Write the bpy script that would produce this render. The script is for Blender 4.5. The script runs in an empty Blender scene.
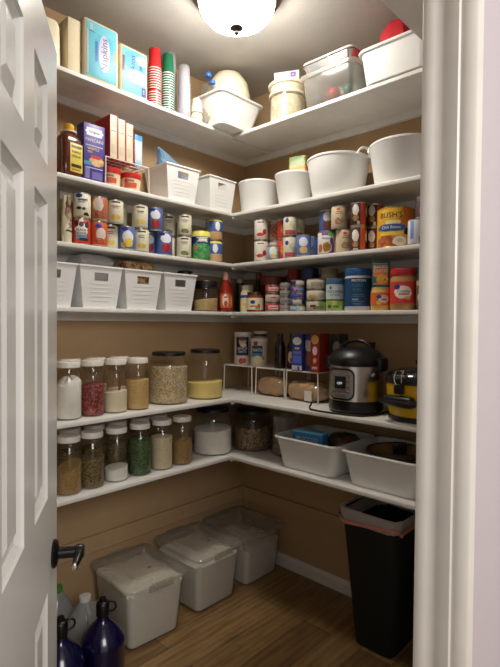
import bpy, bmesh, math, random
from mathutils import Vector, Matrix
random.seed(7)
C = bpy.context.scene.collection
PI = math.pi
DOORWAY = (-2.2, -2.1)

# ------------------------------------------------------------------ materials
MATS = {}
def s2l(c):
    def f(v):
        v /= 255.0
        return v / 12.92 if v <= .04045 else ((v + .055) / 1.055) ** 2.4
    return (f(c[0]), f(c[1]), f(c[2]), 1)
class NT:
    def __init__(s, name):
        s.m = bpy.data.materials.new(name); s.m.use_nodes = True
        s.t = s.m.node_tree; s.n = s.t.nodes; s.b = s.n['Principled BSDF']; s.out = s.n['Material Output']
    def node(s, typ, **kw):
        n = s.n.new(typ)
        for k, v in kw.items(): setattr(n, k, v)
        return n
    def link(s, a, b): s.t.links.new(a, b)
    def math(s, op, a, b=None, c=None):
        n = s.node('ShaderNodeMath', operation=op)
        for i, v in enumerate((a, b, c)):
            if v is None: continue
            if isinstance(v, (int, float)): n.inputs[i].default_value = v
            else: s.link(v, n.inputs[i])
        return n.outputs[0]
    def mix(s, fac, a, b):
        n = s.node('ShaderNodeMix', data_type='RGBA')
        if isinstance(fac, (int, float)): n.inputs[0].default_value = fac
        else: s.link(fac, n.inputs[0])
        for i, v in ((6, a), (7, b)):
            if isinstance(v, tuple): n.inputs[i].default_value = v
            else: s.link(v, n.inputs[i])
        return n.outputs[2]
    def noise(s, scale, detail=3, vec=None):
        n = s.node('ShaderNodeTexNoise'); n.inputs['Scale'].default_value = scale; n.inputs['Detail'].default_value = detail
        if vec is None: vec = s.obj()
        s.link(vec, n.inputs['Vector']); return n.outputs['Fac']
    def obj(s):
        if not hasattr(s, '_o'): s._o = s.node('ShaderNodeTexCoord').outputs['Object']
        return s._o
    def bump(s, h, strength=.2, dist=.002):
        n = s.node('ShaderNodeBump'); n.inputs['Strength'].default_value = strength; n.inputs['Distance'].default_value = dist
        s.link(h, n.inputs['Height']); s.link(n.outputs[0], s.b.inputs['Normal'])
def mat(name, col, rough=.5, metal=0, var=.06, nscale=18, bump=0, bscale=120, spec=.5, sub=0):
    """plain surface: base colour with a little natural mottling, optional fine bump"""
    if name in MATS: return MATS[name]
    k = NT(name); c = s2l(col)
    d = tuple(max(0, v * (1 - var * 2)) for v in c[:3]) + (1,)
    k.link(k.mix(k.noise(nscale), d, tuple(min(1, v * (1 + var)) for v in c[:3]) + (1,)), k.b.inputs['Base Color'])
    k.b.inputs['Roughness'].default_value = rough; k.b.inputs['Metallic'].default_value = metal
    k.b.inputs['Specular IOR Level'].default_value = spec
    if bump: k.bump(k.noise(bscale, 4), bump)
    MATS[name] = k.m; return k.m
def glassy(name, tint=(240, 245, 240), haze=0.0, haze_col=(235, 235, 235), fmin=.04, fmax=.55, rough=.03):
    """thin clear wall: see-through, with a grazing reflection and optional milky haze"""
    if name in MATS: return MATS[name]
    k = NT(name); k.n.remove(k.b)
    tr = k.node('ShaderNodeBsdfTransparent'); tr.inputs[0].default_value = s2l(tint)
    gl = k.node('ShaderNodeBsdfGlossy'); gl.inputs['Roughness'].default_value = rough
    lw = k.node('ShaderNodeLayerWeight'); lw.inputs[0].default_value = .35
    pw = k.math('POWER', lw.outputs['Facing'], 2.2)
    fac = k.math('MULTIPLY_ADD', pw, fmax - fmin, fmin)
    base = tr.outputs[0]
    if haze:
        df = k.node('ShaderNodeBsdfDiffuse'); df.inputs[0].default_value = s2l(haze_col)
        tl = k.node('ShaderNodeBsdfTranslucent'); tl.inputs[0].default_value = s2l(haze_col)
        a = k.node('ShaderNodeMixShader'); a.inputs[0].default_value = .5
        k.link(df.outputs[0], a.inputs[1]); k.link(tl.outputs[0], a.inputs[2])
        b = k.node('ShaderNodeMixShader')
        hz = k.math('MULTIPLY_ADD', k.noise(9, 2), haze * .4, haze * .8)
        k.link(hz, b.inputs[0]); k.link(tr.outputs[0], b.inputs[1]); k.link(a.outputs[0], b.inputs[2]); base = b.outputs[0]
    ms = k.node('ShaderNodeMixShader'); k.link(fac, ms.inputs[0]); k.link(base, ms.inputs[1]); k.link(gl.outputs[0], ms.inputs[2])
    k.link(ms.outputs[0], k.out.inputs[0]); MATS[name] = k.m; return k.m
def grains(name, a, b, scale=260, rough=.8, c=None, bump=.5):
    """dry goods: little cells of two or three colours"""
    if name in MATS: return MATS[name]
    k = NT(name)
    v = k.node('ShaderNodeTexVoronoi'); v.inputs['Scale'].default_value = scale; k.link(k.obj(), v.inputs['Vector'])
    sep = k.node('ShaderNodeSeparateColor'); k.link(v.outputs['Color'], sep.inputs[0])
    col = k.mix(sep.outputs[0], s2l(a), s2l(b))
    if c: col = k.mix(k.math('GREATER_THAN', sep.outputs[1], .72), col, s2l(c))
    k.link(col, k.b.inputs['Base Color']); k.b.inputs['Roughness'].default_value = rough
    k.bump(v.outputs['Distance'], bump, .004); MATS[name] = k.m; return k.m
def art(name, base, els, R=None, rough=.4, metal=0):
    """printed wrapper: shapes laid out on the front (R = radius of a round label)"""
    if name in MATS: return MATS[name]
    k = NT(name); sx = k.node('ShaderNodeSeparateXYZ'); k.link(k.obj(), sx.inputs[0])
    x, y, z = sx.outputs
    s = x if R is None else k.math('MULTIPLY', k.math('ARCTAN2', x, k.math('MULTIPLY', y, -1)), R)
    nz = None
    col = s2l(base)
    for e in els:
        t = e[0]
        if t == 'band':
            f = k.math('MULTIPLY', k.math('GREATER_THAN', z, e[1]), k.math('LESS_THAN', z, e[2])); c = e[3]
        else:
            _, s0, z0, rs, rz, c = e[:6]
            a = k.math('DIVIDE', k.math('SUBTRACT', s, s0), rs); b = k.math('DIVIDE', k.math('SUBTRACT', z, z0), rz)
            if t == 'rect': f = k.math('LESS_THAN', k.math('MAXIMUM', k.math('ABSOLUTE', a), k.math('ABSOLUTE', b)), 1)
            else:
                q = k.math('ADD', k.math('MULTIPLY', a, a), k.math('MULTIPLY', b, b))
                if t in ('food', 'blob'):
                    q = k.math('ADD', q, k.math('MULTIPLY_ADD', k.noise(70, 2), 1.6, -.8))
                elif rs > .013 and R is not None: q = k.math('ADD', q, k.math('MULTIPLY_ADD', k.noise(55, 2), .9, -.45))
                f = k.math('LESS_THAN', q, 1)
        if t == 'food':
            v = k.node('ShaderNodeTexVoronoi'); v.inputs['Scale'].default_value = e[7] if len(e) > 7 else 150; k.link(k.obj(), v.inputs['Vector'])
            sp = k.node('ShaderNodeSeparateColor'); k.link(v.outputs['Color'], sp.inputs[0])
            cc = k.mix(sp.outputs[0], s2l(c), s2l(e[6]))
        else: cc = s2l(c)
        col = k.mix(f, col, cc)
    if isinstance(col, tuple): k.b.inputs['Base Color'].default_value = col
    else: k.link(col, k.b.inputs['Base Color'])
    k.b.inputs['Roughness'].default_value = rough; k.b.inputs['Metallic'].default_value = metal
    MATS[name] = k.m; return k.m

# ------------------------------------------------------------------ mesh helpers
def finish(bm, name, smooth=True, angle=40):
    bmesh.ops.recalc_face_normals(bm, faces=bm.faces)
    me = bpy.data.meshes.new(name); bm.to_mesh(me); bm.free()
    if smooth:
        me.shade_smooth(); me.set_sharp_from_angle(angle=math.radians(angle))
    return me
def link(name, me, m, parent=None, loc=(0, 0, 0), rz=0):
    o = bpy.data.objects.new(name, me); C.objects.link(o)
    if m is not None and len(me.materials) == 0: me.materials.append(m)
    o.location = loc; o.rotation_euler[2] = rz
    if parent: o.parent = parent
    return o
def obj(name, bm, m, parent=None, loc=(0, 0, 0), rz=0, smooth=True, angle=40):
    return link(name, finish(bm, name, smooth, angle), m, parent, loc, rz)
def tag(o, label, cat, group=None, kind=None):
    o['label'] = label; o['category'] = cat
    if group: o['group'] = group
    if kind: o['kind'] = kind
    return o
def thing(name, label, cat, loc, rz=0, group=None):
    o = bpy.data.objects.new(name, None); C.objects.link(o); o.empty_display_size = .02
    o.location = loc; o.rotation_euler[2] = rz
    return tag(o, label, cat, group)
def structure(name, bm, m, loc=(0, 0, 0), rz=0, smooth=False):
    o = obj(name, bm, m, None, loc, rz, smooth); o['kind'] = 'structure'; return o
def face_door(x, y, extra=0):
    return math.atan2(DOORWAY[1] - y, DOORWAY[0] - x) + PI / 2 + extra
def new(): return bmesh.new()
def ring(bm, pts): return [bm.verts.new(p) for p in pts]
def bridge(bm, a, b):
    n = len(a)
    for i in range(n):
        try: bm.faces.new((a[i], a[(i + 1) % n], b[(i + 1) % n], b[i]))
        except ValueError: pass
def lathe(bm, prof, n=32, cap0=True, cap1=True, cx=0, cy=0, sx=1, sy=1):
    rs = []
    for r, z in prof:
        if r < 1e-5: rs.append([bm.verts.new((cx, cy, z))])
        else: rs.append(ring(bm, [(cx + sx * r * math.cos(2 * PI * i / n), cy + sy * r * math.sin(2 * PI * i / n), z) for i in range(n)]))
    for a, b in zip(rs, rs[1:]):
        if len(a) == 1 and len(b) > 1:
            for i in range(n): bm.faces.new((a[0], b[i], b[(i + 1) % n]))
        elif len(b) == 1 and len(a) > 1:
            for i in range(n): bm.faces.new((a[i], a[(i + 1) % n], b[0]))
        elif len(a) > 1: bridge(bm, a, b)
    if cap0 and len(rs[0]) > 1: bm.faces.new(rs[0][::-1])
    if cap1 and len(rs[-1]) > 1: bm.faces.new(rs[-1])
    return bm
def box(bm, x0, x1, y0, y1, z0, z1, bev=0, seg=2, mtx=None):
    v = [bm.verts.new((x, y, z)) for z in (z0, z1) for y in (y0, y1) for x in (x0, x1)]
    fs = [bm.faces.new([v[i] for i in q]) for q in ((0, 2, 3, 1), (4, 5, 7, 6), (0, 1, 5, 4), (2, 6, 7, 3), (0, 4, 6, 2), (1, 3, 7, 5))]
    vs = v
    if bev:
        es = list({e for f in fs for e in f.edges})
        r = bmesh.ops.bevel(bm, geom=es, offset=bev, segments=seg, affect='EDGES', profile=.5)
        vs = list({w for f in r['faces'] for w in f.verts} | {w for w in v if w.is_valid})
    if mtx is not None: bmesh.ops.transform(bm, matrix=mtx, verts=vs)
    return bm
def rrect(w, d, r, z, n=5, ox=0, oy=0):
    pts = []
    r = min(r, w / 2 - 1e-4, d / 2 - 1e-4)
    for cx, cy, a0 in ((w / 2 - r, d / 2 - r, 0), (-w / 2 + r, d / 2 - r, PI / 2), (-w / 2 + r, -d / 2 + r, PI), (w / 2 - r, -d / 2 + r, 1.5 * PI)):
        for i in range(n + 1):
            a = a0 + PI / 2 * i / n
            pts.append((ox + cx + r * math.cos(a), oy + cy + r * math.sin(a), z))
    return pts
def loft(bm, rings, cap0=True, cap1=True):
    rs = [ring(bm, p) for p in rings]
    for a, b in zip(rs, rs[1:]): bridge(bm, a, b)
    if cap0: bm.faces.new(rs[0][::-1])
    if cap1: bm.faces.new(rs[-1])
    return bm
def tube(bm, pts, r, n=8, closed=False):
    pts = [Vector(p) for p in pts]; rs = []; prev = None; N = len(pts)
    for i, p in enumerate(pts):
        t = (pts[(i + 1) % N] - pts[i - 1]) if closed else (pts[min(i + 1, N - 1)] - pts[max(i - 1, 0)])
        if t.length < 1e-9: t = Vector((0, 0, 1))
        t.normalize()
        if prev is None: a = t.orthogonal().normalized()
        else:
            a = prev - t * prev.dot(t)
            a = a.normalized() if a.length > 1e-6 else t.orthogonal().normalized()
        prev = a; b = t.cross(a)
        rr = r[i] if isinstance(r, (list, tuple)) else r
        rs.append(ring(bm, [p + (a * math.cos(2 * PI * k / n) + b * math.sin(2 * PI * k / n)) * rr for k in range(n)]))
    for a, b in zip(rs, rs[1:]): bridge(bm, a, b)
    if closed: bridge(bm, rs[-1], rs[0])
    else: bm.faces.new(rs[0][::-1]); bm.faces.new(rs[-1])
    return bm
def arc(c, r, a0, a1, n=12, ax=(1, 0, 0), ay=(0, 0, 1)):
    c, ax, ay = Vector(c), Vector(ax), Vector(ay)
    return [c + ax * (r * math.cos(a0 + (a1 - a0) * i / n)) + ay * (r * math.sin(a0 + (a1 - a0) * i / n)) for i in range(n + 1)]
def bin_bm(w, d, h, wb, db, r=.03, rim=.012, t=.004, lip=.01, n=5):
    """open tapered container with a rolled rim: outer wall, rim, inner wall"""
    bm = new()
    e = .008
    R = [rrect(wb - 2 * e, db - 2 * e, r, 0, n), rrect(wb - .3 * e, db - .3 * e, r, e * .35, n), rrect(wb, db, r, e, n)]
    R += [rrect(w - 2 * rim, d - 2 * rim, r, h - lip, n), rrect(w, d, r + rim * .6, h - lip * .9, n), rrect(w + .002, d + .002, r + rim * .6, h - lip * .4, n), rrect(w - .004, d - .004, r + rim * .6, h, n)]
    R += [rrect(w - 2 * rim - t, d - 2 * rim - t, r, h - .001, n), rrect(wb - 2 * t, db - 2 * t, r, .014, n), rrect(wb - .03, db - .03, r, .008, n)]
    return loft(bm, R)
def heap_bm(prof_r, z0, z1, heap=.006, n=28, tilt=0, rings=5, seed=0):
    """solid fill of a round jar, heaped surface"""
    rnd = random.Random(seed); bm = new()
    rs = [ring(bm, [(prof_r * .93 * math.cos(2 * PI * i / n), prof_r * .93 * math.sin(2 * PI * i / n), z0) for i in range(n)]),
          ring(bm, [(prof_r * math.cos(2 * PI * i / n), prof_r * math.sin(2 * PI * i / n), z0 + .006) for i in range(n)])]
    for k in range(rings):
        f = 1 - k / rings
        rs.append(ring(bm, [(prof_r * f * math.cos(2 * PI * i / n), prof_r * f * math.sin(2 * PI * i / n),
                             z1 + heap * (1 - f * f) + tilt * f * math.cos(2 * PI * i / n) + rnd.uniform(-1, 1) * heap * .25) for i in range(n)]))
    for a, b in zip(rs, rs[1:]): bridge(bm, a, b)
    bm.faces.new(rs[0][::-1]); bm.faces.new(rs[-1]); return bm
def letters(items, m, parent, R=None, name='lettering'):
    """items: (text, size, x, z, y_front, rot90) -> one mesh of thin raised letters on the front (-Y) side"""
    bm = new()
    for (s, size, x0, z0, yf, rot) in items:
        cu = bpy.data.curves.new('t', 'FONT'); cu.body = s; cu.size = size; cu.align_x = 'CENTER'; cu.align_y = 'CENTER'; cu.extrude = .0003; cu.resolution_u = 2
        o = bpy.data.objects.new('t', cu); C.objects.link(o); bpy.context.view_layer.update()
        me = bpy.data.meshes.new_from_object(o.evaluated_get(bpy.context.evaluated_depsgraph_get()))
        bpy.data.objects.remove(o); bpy.data.curves.remove(cu)
        n0 = len(bm.verts); bm.from_mesh(me); bm.verts.ensure_lookup_table(); bpy.data.meshes.remove(me)
        for v in bm.verts[n0:]:
            x, y, z = v.co
            if rot: x, y = -y, x
            x += x0; y += z0
            if R: a = x / R; v.co = ((R + .0006 + z) * math.sin(a), -(R + .0006 + z) * math.cos(a), y)
            else: v.co = (x, yf - .0006 - z, y)
    return obj(name, bm, m, parent, smooth=False)

# ------------------------------------------------------------------ common materials
WHITE = mat('white_shelf_paint', (232, 230, 224), .42, bump=.08, bscale=60)
TRIM = mat('trim_paint', (218, 212, 203), .35, bump=.05, bscale=90)
DOORP = mat('door_paint', (214, 212, 208), .22, var=.02, bump=.04, bscale=40)
WALL = mat('tan_wall_paint', (178, 148, 110), .75, var=.04, bump=.25, bscale=160)
CEIL = mat('ceiling_texture', (190, 186, 180), .9, var=.03, bump=.7, bscale=110)
HALL = mat('hall_wall_paint', (188, 177, 179), .7, var=.02, bump=.25, bscale=70)
WPL = mat('white_plastic', (236, 236, 234), .38, var=.02)
CREAM = mat('cream_plastic', (238, 228, 200), .4, var=.02)
BLK = mat('black_plastic', (14, 14, 15), .35, var=.05)
BLKM = mat('black_metal', (18, 17, 17), .3, metal=.3)
STEEL = mat('brushed_steel', (190, 184, 174), .26, metal=1, var=.05, nscale=8)
TIN = mat('tin_can_metal', (196, 190, 178), .28, metal=1, var=.04)
GOLD = mat('gold_tin', (196, 168, 88), .35, metal=.9)
WLID = mat('white_lid_plastic', (226, 220, 208), .45, var=.02)
BRONZE = mat('lamp_bronze', (66, 50, 42), .4, metal=.6)
GLASS = glassy('clear_glass', (250, 250, 248), fmin=.045, fmax=.4)
CLEAR = glassy('clear_plastic', (240, 242, 242), haze=.10, fmin=.05, fmax=.5, rough=.1)
FROST = glassy('frosted_plastic', (240, 240, 236), haze=.30, haze_col=(232, 230, 224), fmin=.06, fmax=.4, rough=.12)
BAG = glassy('bag_film', (238, 234, 226), haze=.18, fmin=.08, fmax=.6, rough=.14)
WIREW = mat('white_wire', (226, 222, 212), .4)
INKW = mat('white_print', (242, 240, 234), .5)
INKB = mat('black_print', (24, 22, 26), .5)
INKN = mat('navy_print', (24, 34, 92), .5)
INKP = mat('purple_print', (78, 46, 120), .5)
INKG = mat('green_print', (50, 120, 60), .5)
INKY = mat('yellow_print', (246, 214, 70), .5)
INKGR = mat('grey_print', (120, 116, 110), .5)
FLOUR = mat('flour_powder', (246, 239, 226), .95, var=.04, nscale=30, bump=.4, bscale=70)

# ------------------------------------------------------------------ room shell
CZ = 2.785
def slab(x0, x1, y0, y1, z0, z1): return box(new(), x0, x1, y0, y1, z0, z1)
# plank floor
k = NT('wood_plank_floor'); mp = k.node('ShaderNodeMapping'); k.link(k.obj(), mp.inputs[0])
br = k.node('ShaderNodeTexBrick'); br.offset = .37; br.inputs['Scale'].default_value = 1
br.inputs['Brick Width'].default_value = .92; br.inputs['Row Height'].default_value = .15; br.inputs['Mortar Size'].default_value = .0012
br.inputs['Color1'].default_value = s2l((108, 84, 52)); br.inputs['Color2'].default_value = s2l((162, 132, 88)); br.inputs['Mortar'].default_value = s2l((62, 42, 24))
k.link(mp.outputs[0], br.inputs['Vector'])
st = k.node('ShaderNodeMapping'); st.inputs['Scale'].default_value = (1.6, 9, 1); k.link(k.obj(), st.inputs[0])
gr = k.math('MULTIPLY_ADD', k.noise(3.4, 8, st.outputs[0]), .75, k.math('MULTIPLY', k.noise(5, 4), .3))
wv = k.node('ShaderNodeTexWave'); wv.inputs['Scale'].default_value = 1.1; wv.inputs['Distortion'].default_value = 7; wv.inputs['Detail'].default_value = 3; wv.bands_direction = 'Y'
k.link(st.outputs[0], wv.inputs['Vector'])
g2 = k.math('MULTIPLY_ADD', gr, .9, k.math('MULTIPLY', wv.outputs['Fac'], .12))
cr = k.node('ShaderNodeValToRGB'); cr.color_ramp.elements[0].position = .3; cr.color_ramp.elements[0].color = (.42, .37, .32, 1); cr.color_ramp.elements[1].position = .8; cr.color_ramp.elements[1].color = (1.2, 1.15, 1.1, 1)
k.link(g2, cr.inputs[0])
mu = k.node('ShaderNodeMix', data_type='RGBA', blend_type='MULTIPLY'); mu.inputs[0].default_value = 1
k.link(br.outputs['Color'], mu.inputs[6]); k.link(cr.outputs[0], mu.inputs[7]); k.link(mu.outputs[2], k.b.inputs['Base Color'])
k.b.inputs['Roughness'].default_value = .38; k.bump(br.outputs['Fac'], -.3, .001); FLOORM = k.m
structure('floor', slab(-3.6, .12, -3.6, .12, -.06, 0), FLOORM)
structure('ceiling', slab(-2.42, .12, -2.36, .12, CZ, CZ + .05), CEIL)
structure('wall_left', slab(-2.42, .12, 0, .12, 0, CZ), WALL)
structure('wall_right', slab(0, .12, -2.36, 0, 0, CZ), WALL)
structure('wall_back', slab(-2.42, -2.3, -1.6, 0, 0, CZ), WALL)
# the wall the doorway sits in (runs slightly askew), with the opening between HX and JX
HX, HY = -2.06, -1.595
JX, JY = -1.407, -1.778
ANG = math.atan2(JY - HY, JX - HX)
E_ = Vector((math.cos(ANG), math.sin(ANG), 0)); N_ = Vector((E_.y, -E_.x, 0))   # N_ points out to the hall
OPEN = (Vector((JX, JY, 0)) - Vector((HX, HY, 0))).length + .007
TH = .098
def prism(pts, z0, z1):
    bm = new(); return loft(bm, [[(p[0], p[1], z0) for p in pts], [(p[0], p[1], z1) for p in pts]])
def wp(e, n): v = Vector((HX, HY, 0)) + E_ * e + N_ * n; return (v.x, v.y)
structure('wall_front', prism([wp(OPEN + .012, 0), (JX + .17, -1.72), (0, -1.72), (0, -2.36), wp(OPEN + 1.9, TH), wp(OPEN + .012, TH)], 0, CZ), HALL)
structure('wall_header', prism([wp(-.02, 0), wp(OPEN + .012, 0), wp(OPEN + .012, TH), wp(-.02, TH)], 2.075, CZ), HALL)
structure('wall_side', prism([wp(-.36, 0), wp(-.035, 0), wp(-.035, TH), wp(-.36, TH)], 0, CZ), HALL)
# right jamb with its stop moulding: a profile swept up the opening's side
prof = [(0, -.0105), (.003, -.012), (.020, -.012), (.024, -.0095), (.040, -.006), (.043, -.0075), (.068, -.0075), (.070, -.0045), (.073, -.0045), (.076, -.0055), (.095, -.003), (.098, .0), (.098, .012), (0, .012)]
def jamb_prism(profile, e0, sgn, z0, z1):
    return prism([wp(e0 + sgn * b, a) for a, b in profile], z0, z1)
structure('trim_1', jamb_prism(prof, OPEN, 1, 0, 2.075), TRIM, smooth=True)
structure('trim_2', jamb_prism([(a, b) for a, b in prof], -.02, -1, 0, 2.075), TRIM, smooth=True)
structure('trim_3', prism([wp(-.02, 0), wp(OPEN, 0), wp(OPEN, TH), wp(-.02, TH)], 2.05, 2.075), TRIM)
# baseboards
def bprof(h): return [(0, 0), (0, h), (-.006, h), (-.010, h - .012), (-.014, h - .02), (-.014, 0)]
bm = new(); loft(bm, [[(x, y, z) for x, z in bprof(.072)] for y in (0, -1.72)]); structure('baseboard_right', bm, TRIM)
bm = new(); loft(bm, [[(x, y, z) for y, z in bprof(.072)] for x in (-2.3, 0)]); structure('baseboard_left', bm, TRIM)
# old wall-coloured ledger boards low on the two walls
structure('trim_5', box(new(), -2.3, 0, -.018, 0, .318, .398, .003), WALL)
structure('trim_6', box(new(), -.018, 0, -1.72, -.018, .318, .398, .003), WALL)

# ------------------------------------------------------------------ door, open into the pantry
DW, DH, DT = .63, 2.012, .035
def door_bm():
    # x along the door from hinge (0) to free edge (DW), visible face at y=0 (normal -y), z up
    bm = new()
    cols = [(.125, .263), (.370, .506)]
    cols = [(DW - .485, DW - .347), (DW - .260, DW - .124)]
    rows = [(.24, .867), (1.059, 1.652), (1.727, 1.888)]
    xs = [0, cols[0][0], cols[0][1], cols[1][0], cols[1][1], DW]; zs = [.008] + [v for r in rows for v in r] + [DH]
    for side in (0, 1):
        yb = 0 if side == 0 else DT; sg = 1 if side == 0 else -1
        for i in range(5):
            for j in range(7):
                x0, x1, z0, z1 = xs[i], xs[i + 1], zs[j], zs[j + 1]
                if i in (1, 3) and j in (1, 3, 5):
                    prev = None
                    for ins, dep in ((0, 0), (.003, .005), (.012, .013), (.020, .014), (.042, .003), (.044, .003)):
                        q = ring(bm, [(x0 + ins, yb + sg * dep, z0 + ins), (x1 - ins, yb + sg * dep, z0 + ins), (x1 - ins, yb + sg * dep, z1 - ins), (x0 + ins, yb + sg * dep, z1 - ins)])
                        if prev: bridge(bm, prev, q)
                        prev = q
                    bm.faces.new(prev)
                else:
                    bm.faces.new(ring(bm, [(x0, yb, z0), (x1, yb, z0), (x1, yb, z1), (x0, yb, z1)]))
    a, b = [(0, .008), (DW, .008), (DW, DH), (0, DH)], None
    for i in range(4):
        p, q = a[i], a[(i + 1) % 4]
        bm.faces.new(ring(bm, [(p[0], 0, p[1]), (q[0], 0, q[1]), (q[0], DT, q[1]), (p[0], DT, p[1])]))
    bmesh.ops.remove_doubles(bm, verts=bm.verts, dist=1e-5); return bm
DA = math.radians(56.6)
free = Vector((-1.713, -1.069, 0)); hinge = free - Vector((math.cos(DA), math.sin(DA), 0)) * DW
door = obj('door_1', door_bm(), DOORP, None, hinge, DA, smooth=True, angle=12); door['kind'] = 'structure'
KZ = .915; KX = DW - .055
bm = new(); lathe(bm, [(.0, 0), (.029, 0), (.030, .004), (.026, .009), (.012, .012), (.012, .046), (.015, .048), (.015, .060), (.012, .064), (0, .065)], 24)
bmesh.ops.transform(bm, matrix=Matrix.Translation((KX, 0, KZ)) @ Matrix.Rotation(PI / 2, 4, 'X'), verts=bm.verts)
hd = obj('door_handle', bm, BLKM, door)
bm = new(); tube(bm, [(KX + .008, -.054, KZ), (KX - .015, -.055, KZ - .001), (KX - .035, -.053, KZ - .004), (KX - .052, -.050, KZ - .008)], [.0105, .0105, .0085, .006], 10)
lv = obj('lever', bm, BLKM, hd)
bm = new(); lathe(bm, [(0, 0), (.006, .003), (.007, .010), (.004, .016), (0, .017)], 14); bmesh.ops.transform(bm, matrix=Matrix.Translation((KX - .050, -.050, KZ - .018)), verts=bm.verts); lt0 = obj('lever_tip', bm, STEEL, lv); lt0['label'] = 'silver lever tip'
bm = new(); box(bm, DW - .001, DW + .0012, .006, .029, KZ - .03, KZ + .03); obj('latch_plate', bm, BLKM, door)

# ------------------------------------------------------------------ shelves
T = [None, 2.4375, 2.014, 1.7396, 1.4758, 1.0272, .7303]
ST = .019
ords = ['', 'topmost', 'second', 'third', 'fourth', 'fifth', 'lowest']
what = ['', 'under the ceiling holding napkin packs, cups and tubs', 'holding white baskets and round tubs', 'crowded with two-high food cans',
        'holding white baskets, sauces and peanut butter', 'holding glass jars and the pressure cooker', 'holding glass jars and open white bins']
for i in range(1, 7):
    dl, dr = (.2255, .3228) if i < 5 else (.347, .4406)
    lab = f'{ords[i]} white L-shaped wall shelf {what[i]}' if i in (1, 6) else f'{ords[i]} white corner shelf from the top, {what[i]}'
    t = thing('wall_shelf', lab, 'shelf', (0, 0, T[i]), 0, 'white pantry wall shelves')
    obj('left_board', box(new(), -2.3, -.0005, -dl, 0, -ST, 0, .004), WHITE, t)
    obj('right_board', box(new(), -dr, 0, -1.72, -dl - .0005, -ST, 0, .004), WHITE, t)
    obj('wall_cleat', box(new(), -2.3, 0, -.019, 0, -ST - .036, -ST), WHITE, t)
    obj('wall_cleat', box(new(), -.019, 0, -1.72, -.019, -ST - .036, -ST), WHITE, t)
    if i == 1:
        obj('return_board', box(new(), -1.235, -dr - .0005, -1.72, -1.372, -ST, 0, .004), WHITE, t)
        obj('wall_cleat', box(new(), -1.235, -.019, -1.72, -1.701, -ST - .036, -ST), WHITE, t)
    bm = new(); box(bm, -dr + .002, -dr + .03, -dl + .001, -dl + .013, -ST - .012, -ST, .003)
    box(bm, -dr + .008, -dr + .30, -dl + .003, -dl + .009, -ST - .006, -ST)
    obj('corner_bracket', bm, WHITE, t)

# ------------------------------------------------------------------ ceiling lamp
LX, LY = -.772, -.692
lamp = thing('ceiling_lamp', 'bronze-ringed flush ceiling lamp with a glowing white glass bowl', 'lamp', (LX, LY, CZ))
bm = new(); lathe(bm, [(.06, 0), (.190, 0), (.194, -.014), (.190, -.026), (.176, -.046), (.160, -.056), (.154, -.052)], 48); obj('rim', bm, BRONZE, lamp)
k = NT('lit_glass_bowl'); k.b.inputs['Base Color'].default_value = (1, .97, .9, 1); k.b.inputs['Emission Color'].default_value = (1, .90, .75, 1); k.b.inputs['Emission Strength'].default_value = 34
k.link(k.mix(k.noise(14), (1, .93, .83, 1), (1, .955, .87, 1)), k.b.inputs['Emission Color']); BOWL = k.m
bm = new(); lathe(bm, [(.157, -.052), (.156, -.066), (.146, -.096), (.123, -.122), (.088, -.141), (.047, -.153), (0, -.157)], 48, cap0=False); obj('glass_bowl', bm, BOWL, lamp)
bm = new(); lathe(bm, [(.008, -.155), (.026, -.156), (.028, -.160), (.014, -.168), (.009, -.173), (.010, -.180), (.006, -.186), (0, -.188)], 20); obj('finial', bm, BRONZE, lamp)
# ------------------------------------------------------------------ cans
_mesh = {}
def can_meshes(r, h):
    key = (round(r, 4), round(h, 4))
    if key not in _mesh:
        bm = new(); lathe(bm, [(r * .93, .003), (r * .95, 0), (r, .001), (r * 1.005, .003), (r * .985, .005), (r * .985, h - .005), (r * 1.005, h - .003), (r, h - .001), (r * .95, h), (r * .93, h - .004), (0, h - .004)], 32)
        a = finish(bm, 'can_body')
        bm = new(); lathe(bm, [(r * .992, .006), (r * 1.0, .0065), (r * 1.0, h - .0065), (r * .992, h - .006)], 32, False, False)
        _mesh[key] = (a, bm)
    a, bm = _mesh[key]
    b2 = bm.copy(); return a, finish(b2, 'paper_label')
def can(label, x, y, z, r, h, art_m, grp, turn=0, metal=TIN, name='food_can', cat='can', txt=None):
    t = thing(name, label, cat, (x, y, z), face_door(x, y, turn), grp)
    a, b = can_meshes(r, h)
    if len(a.materials) == 0 or a.materials[0] == metal: link('can_body', a, metal, t)
    else: a2 = a.copy(); a2.materials.clear(); link('can_body', a2, metal, t)
    link('paper_label', b, art_m, t)
    if txt: letters(txt[0], txt[1], t, r)
    return t
G3 = 'food cans on the third shelf'
CR, CH = .0368, .1105
def A(n, base, els): return art(n, base, els, CR)
a_olive = A('art_olives', (226, 222, 190), [('rect', .0, .072, .03, .026, (238, 236, 222)), ('rect', .002, .078, .018, .003, (150, 150, 130)), ('rect', 0, .068, .014, .003, (170, 168, 150)), ('blob', -.012, .042, .012, .006, (40, 36, 30)), ('blob', .008, .04, .008, .006, (52, 50, 36)), ('spot', .02, .014, .013, .012, (44, 32, 32)), ('band', 0, .012, (214, 206, 168)), ('spot', -.012, .094, .014, .009, (40, 54, 140))])
a_kidney = A('art_black_beans', (198, 66, 50), [('blob', 0, .062, .026, .032, (240, 234, 226)), ('rect', 0, .044, .022, .018, (238, 234, 228)), ('blob', -.022, .088, .01, .014, (52, 26, 28)), ('blob', .024, .084, .01, .013, (48, 26, 28)), ('blob', 0, .1, .01, .006, (240, 236, 224)), ('spot', 0, .085, .010, .011, (90, 84, 88)), ('rect', 0, .034, .024, .007, (90, 160, 206)), ('blob', .012, .022, .022, .007, (60, 30, 34)), ('band', 0, .016, (208, 60, 48))])
a_pork = A('art_brown_orange', (176, 100, 66), [('spot', -.004, .07, .022, .03, (212, 196, 184)), ('food', .004, .03, .028, .014, (150, 66, 40), (206, 130, 90)), ('band', 0, .01, (190, 176, 150))])
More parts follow.
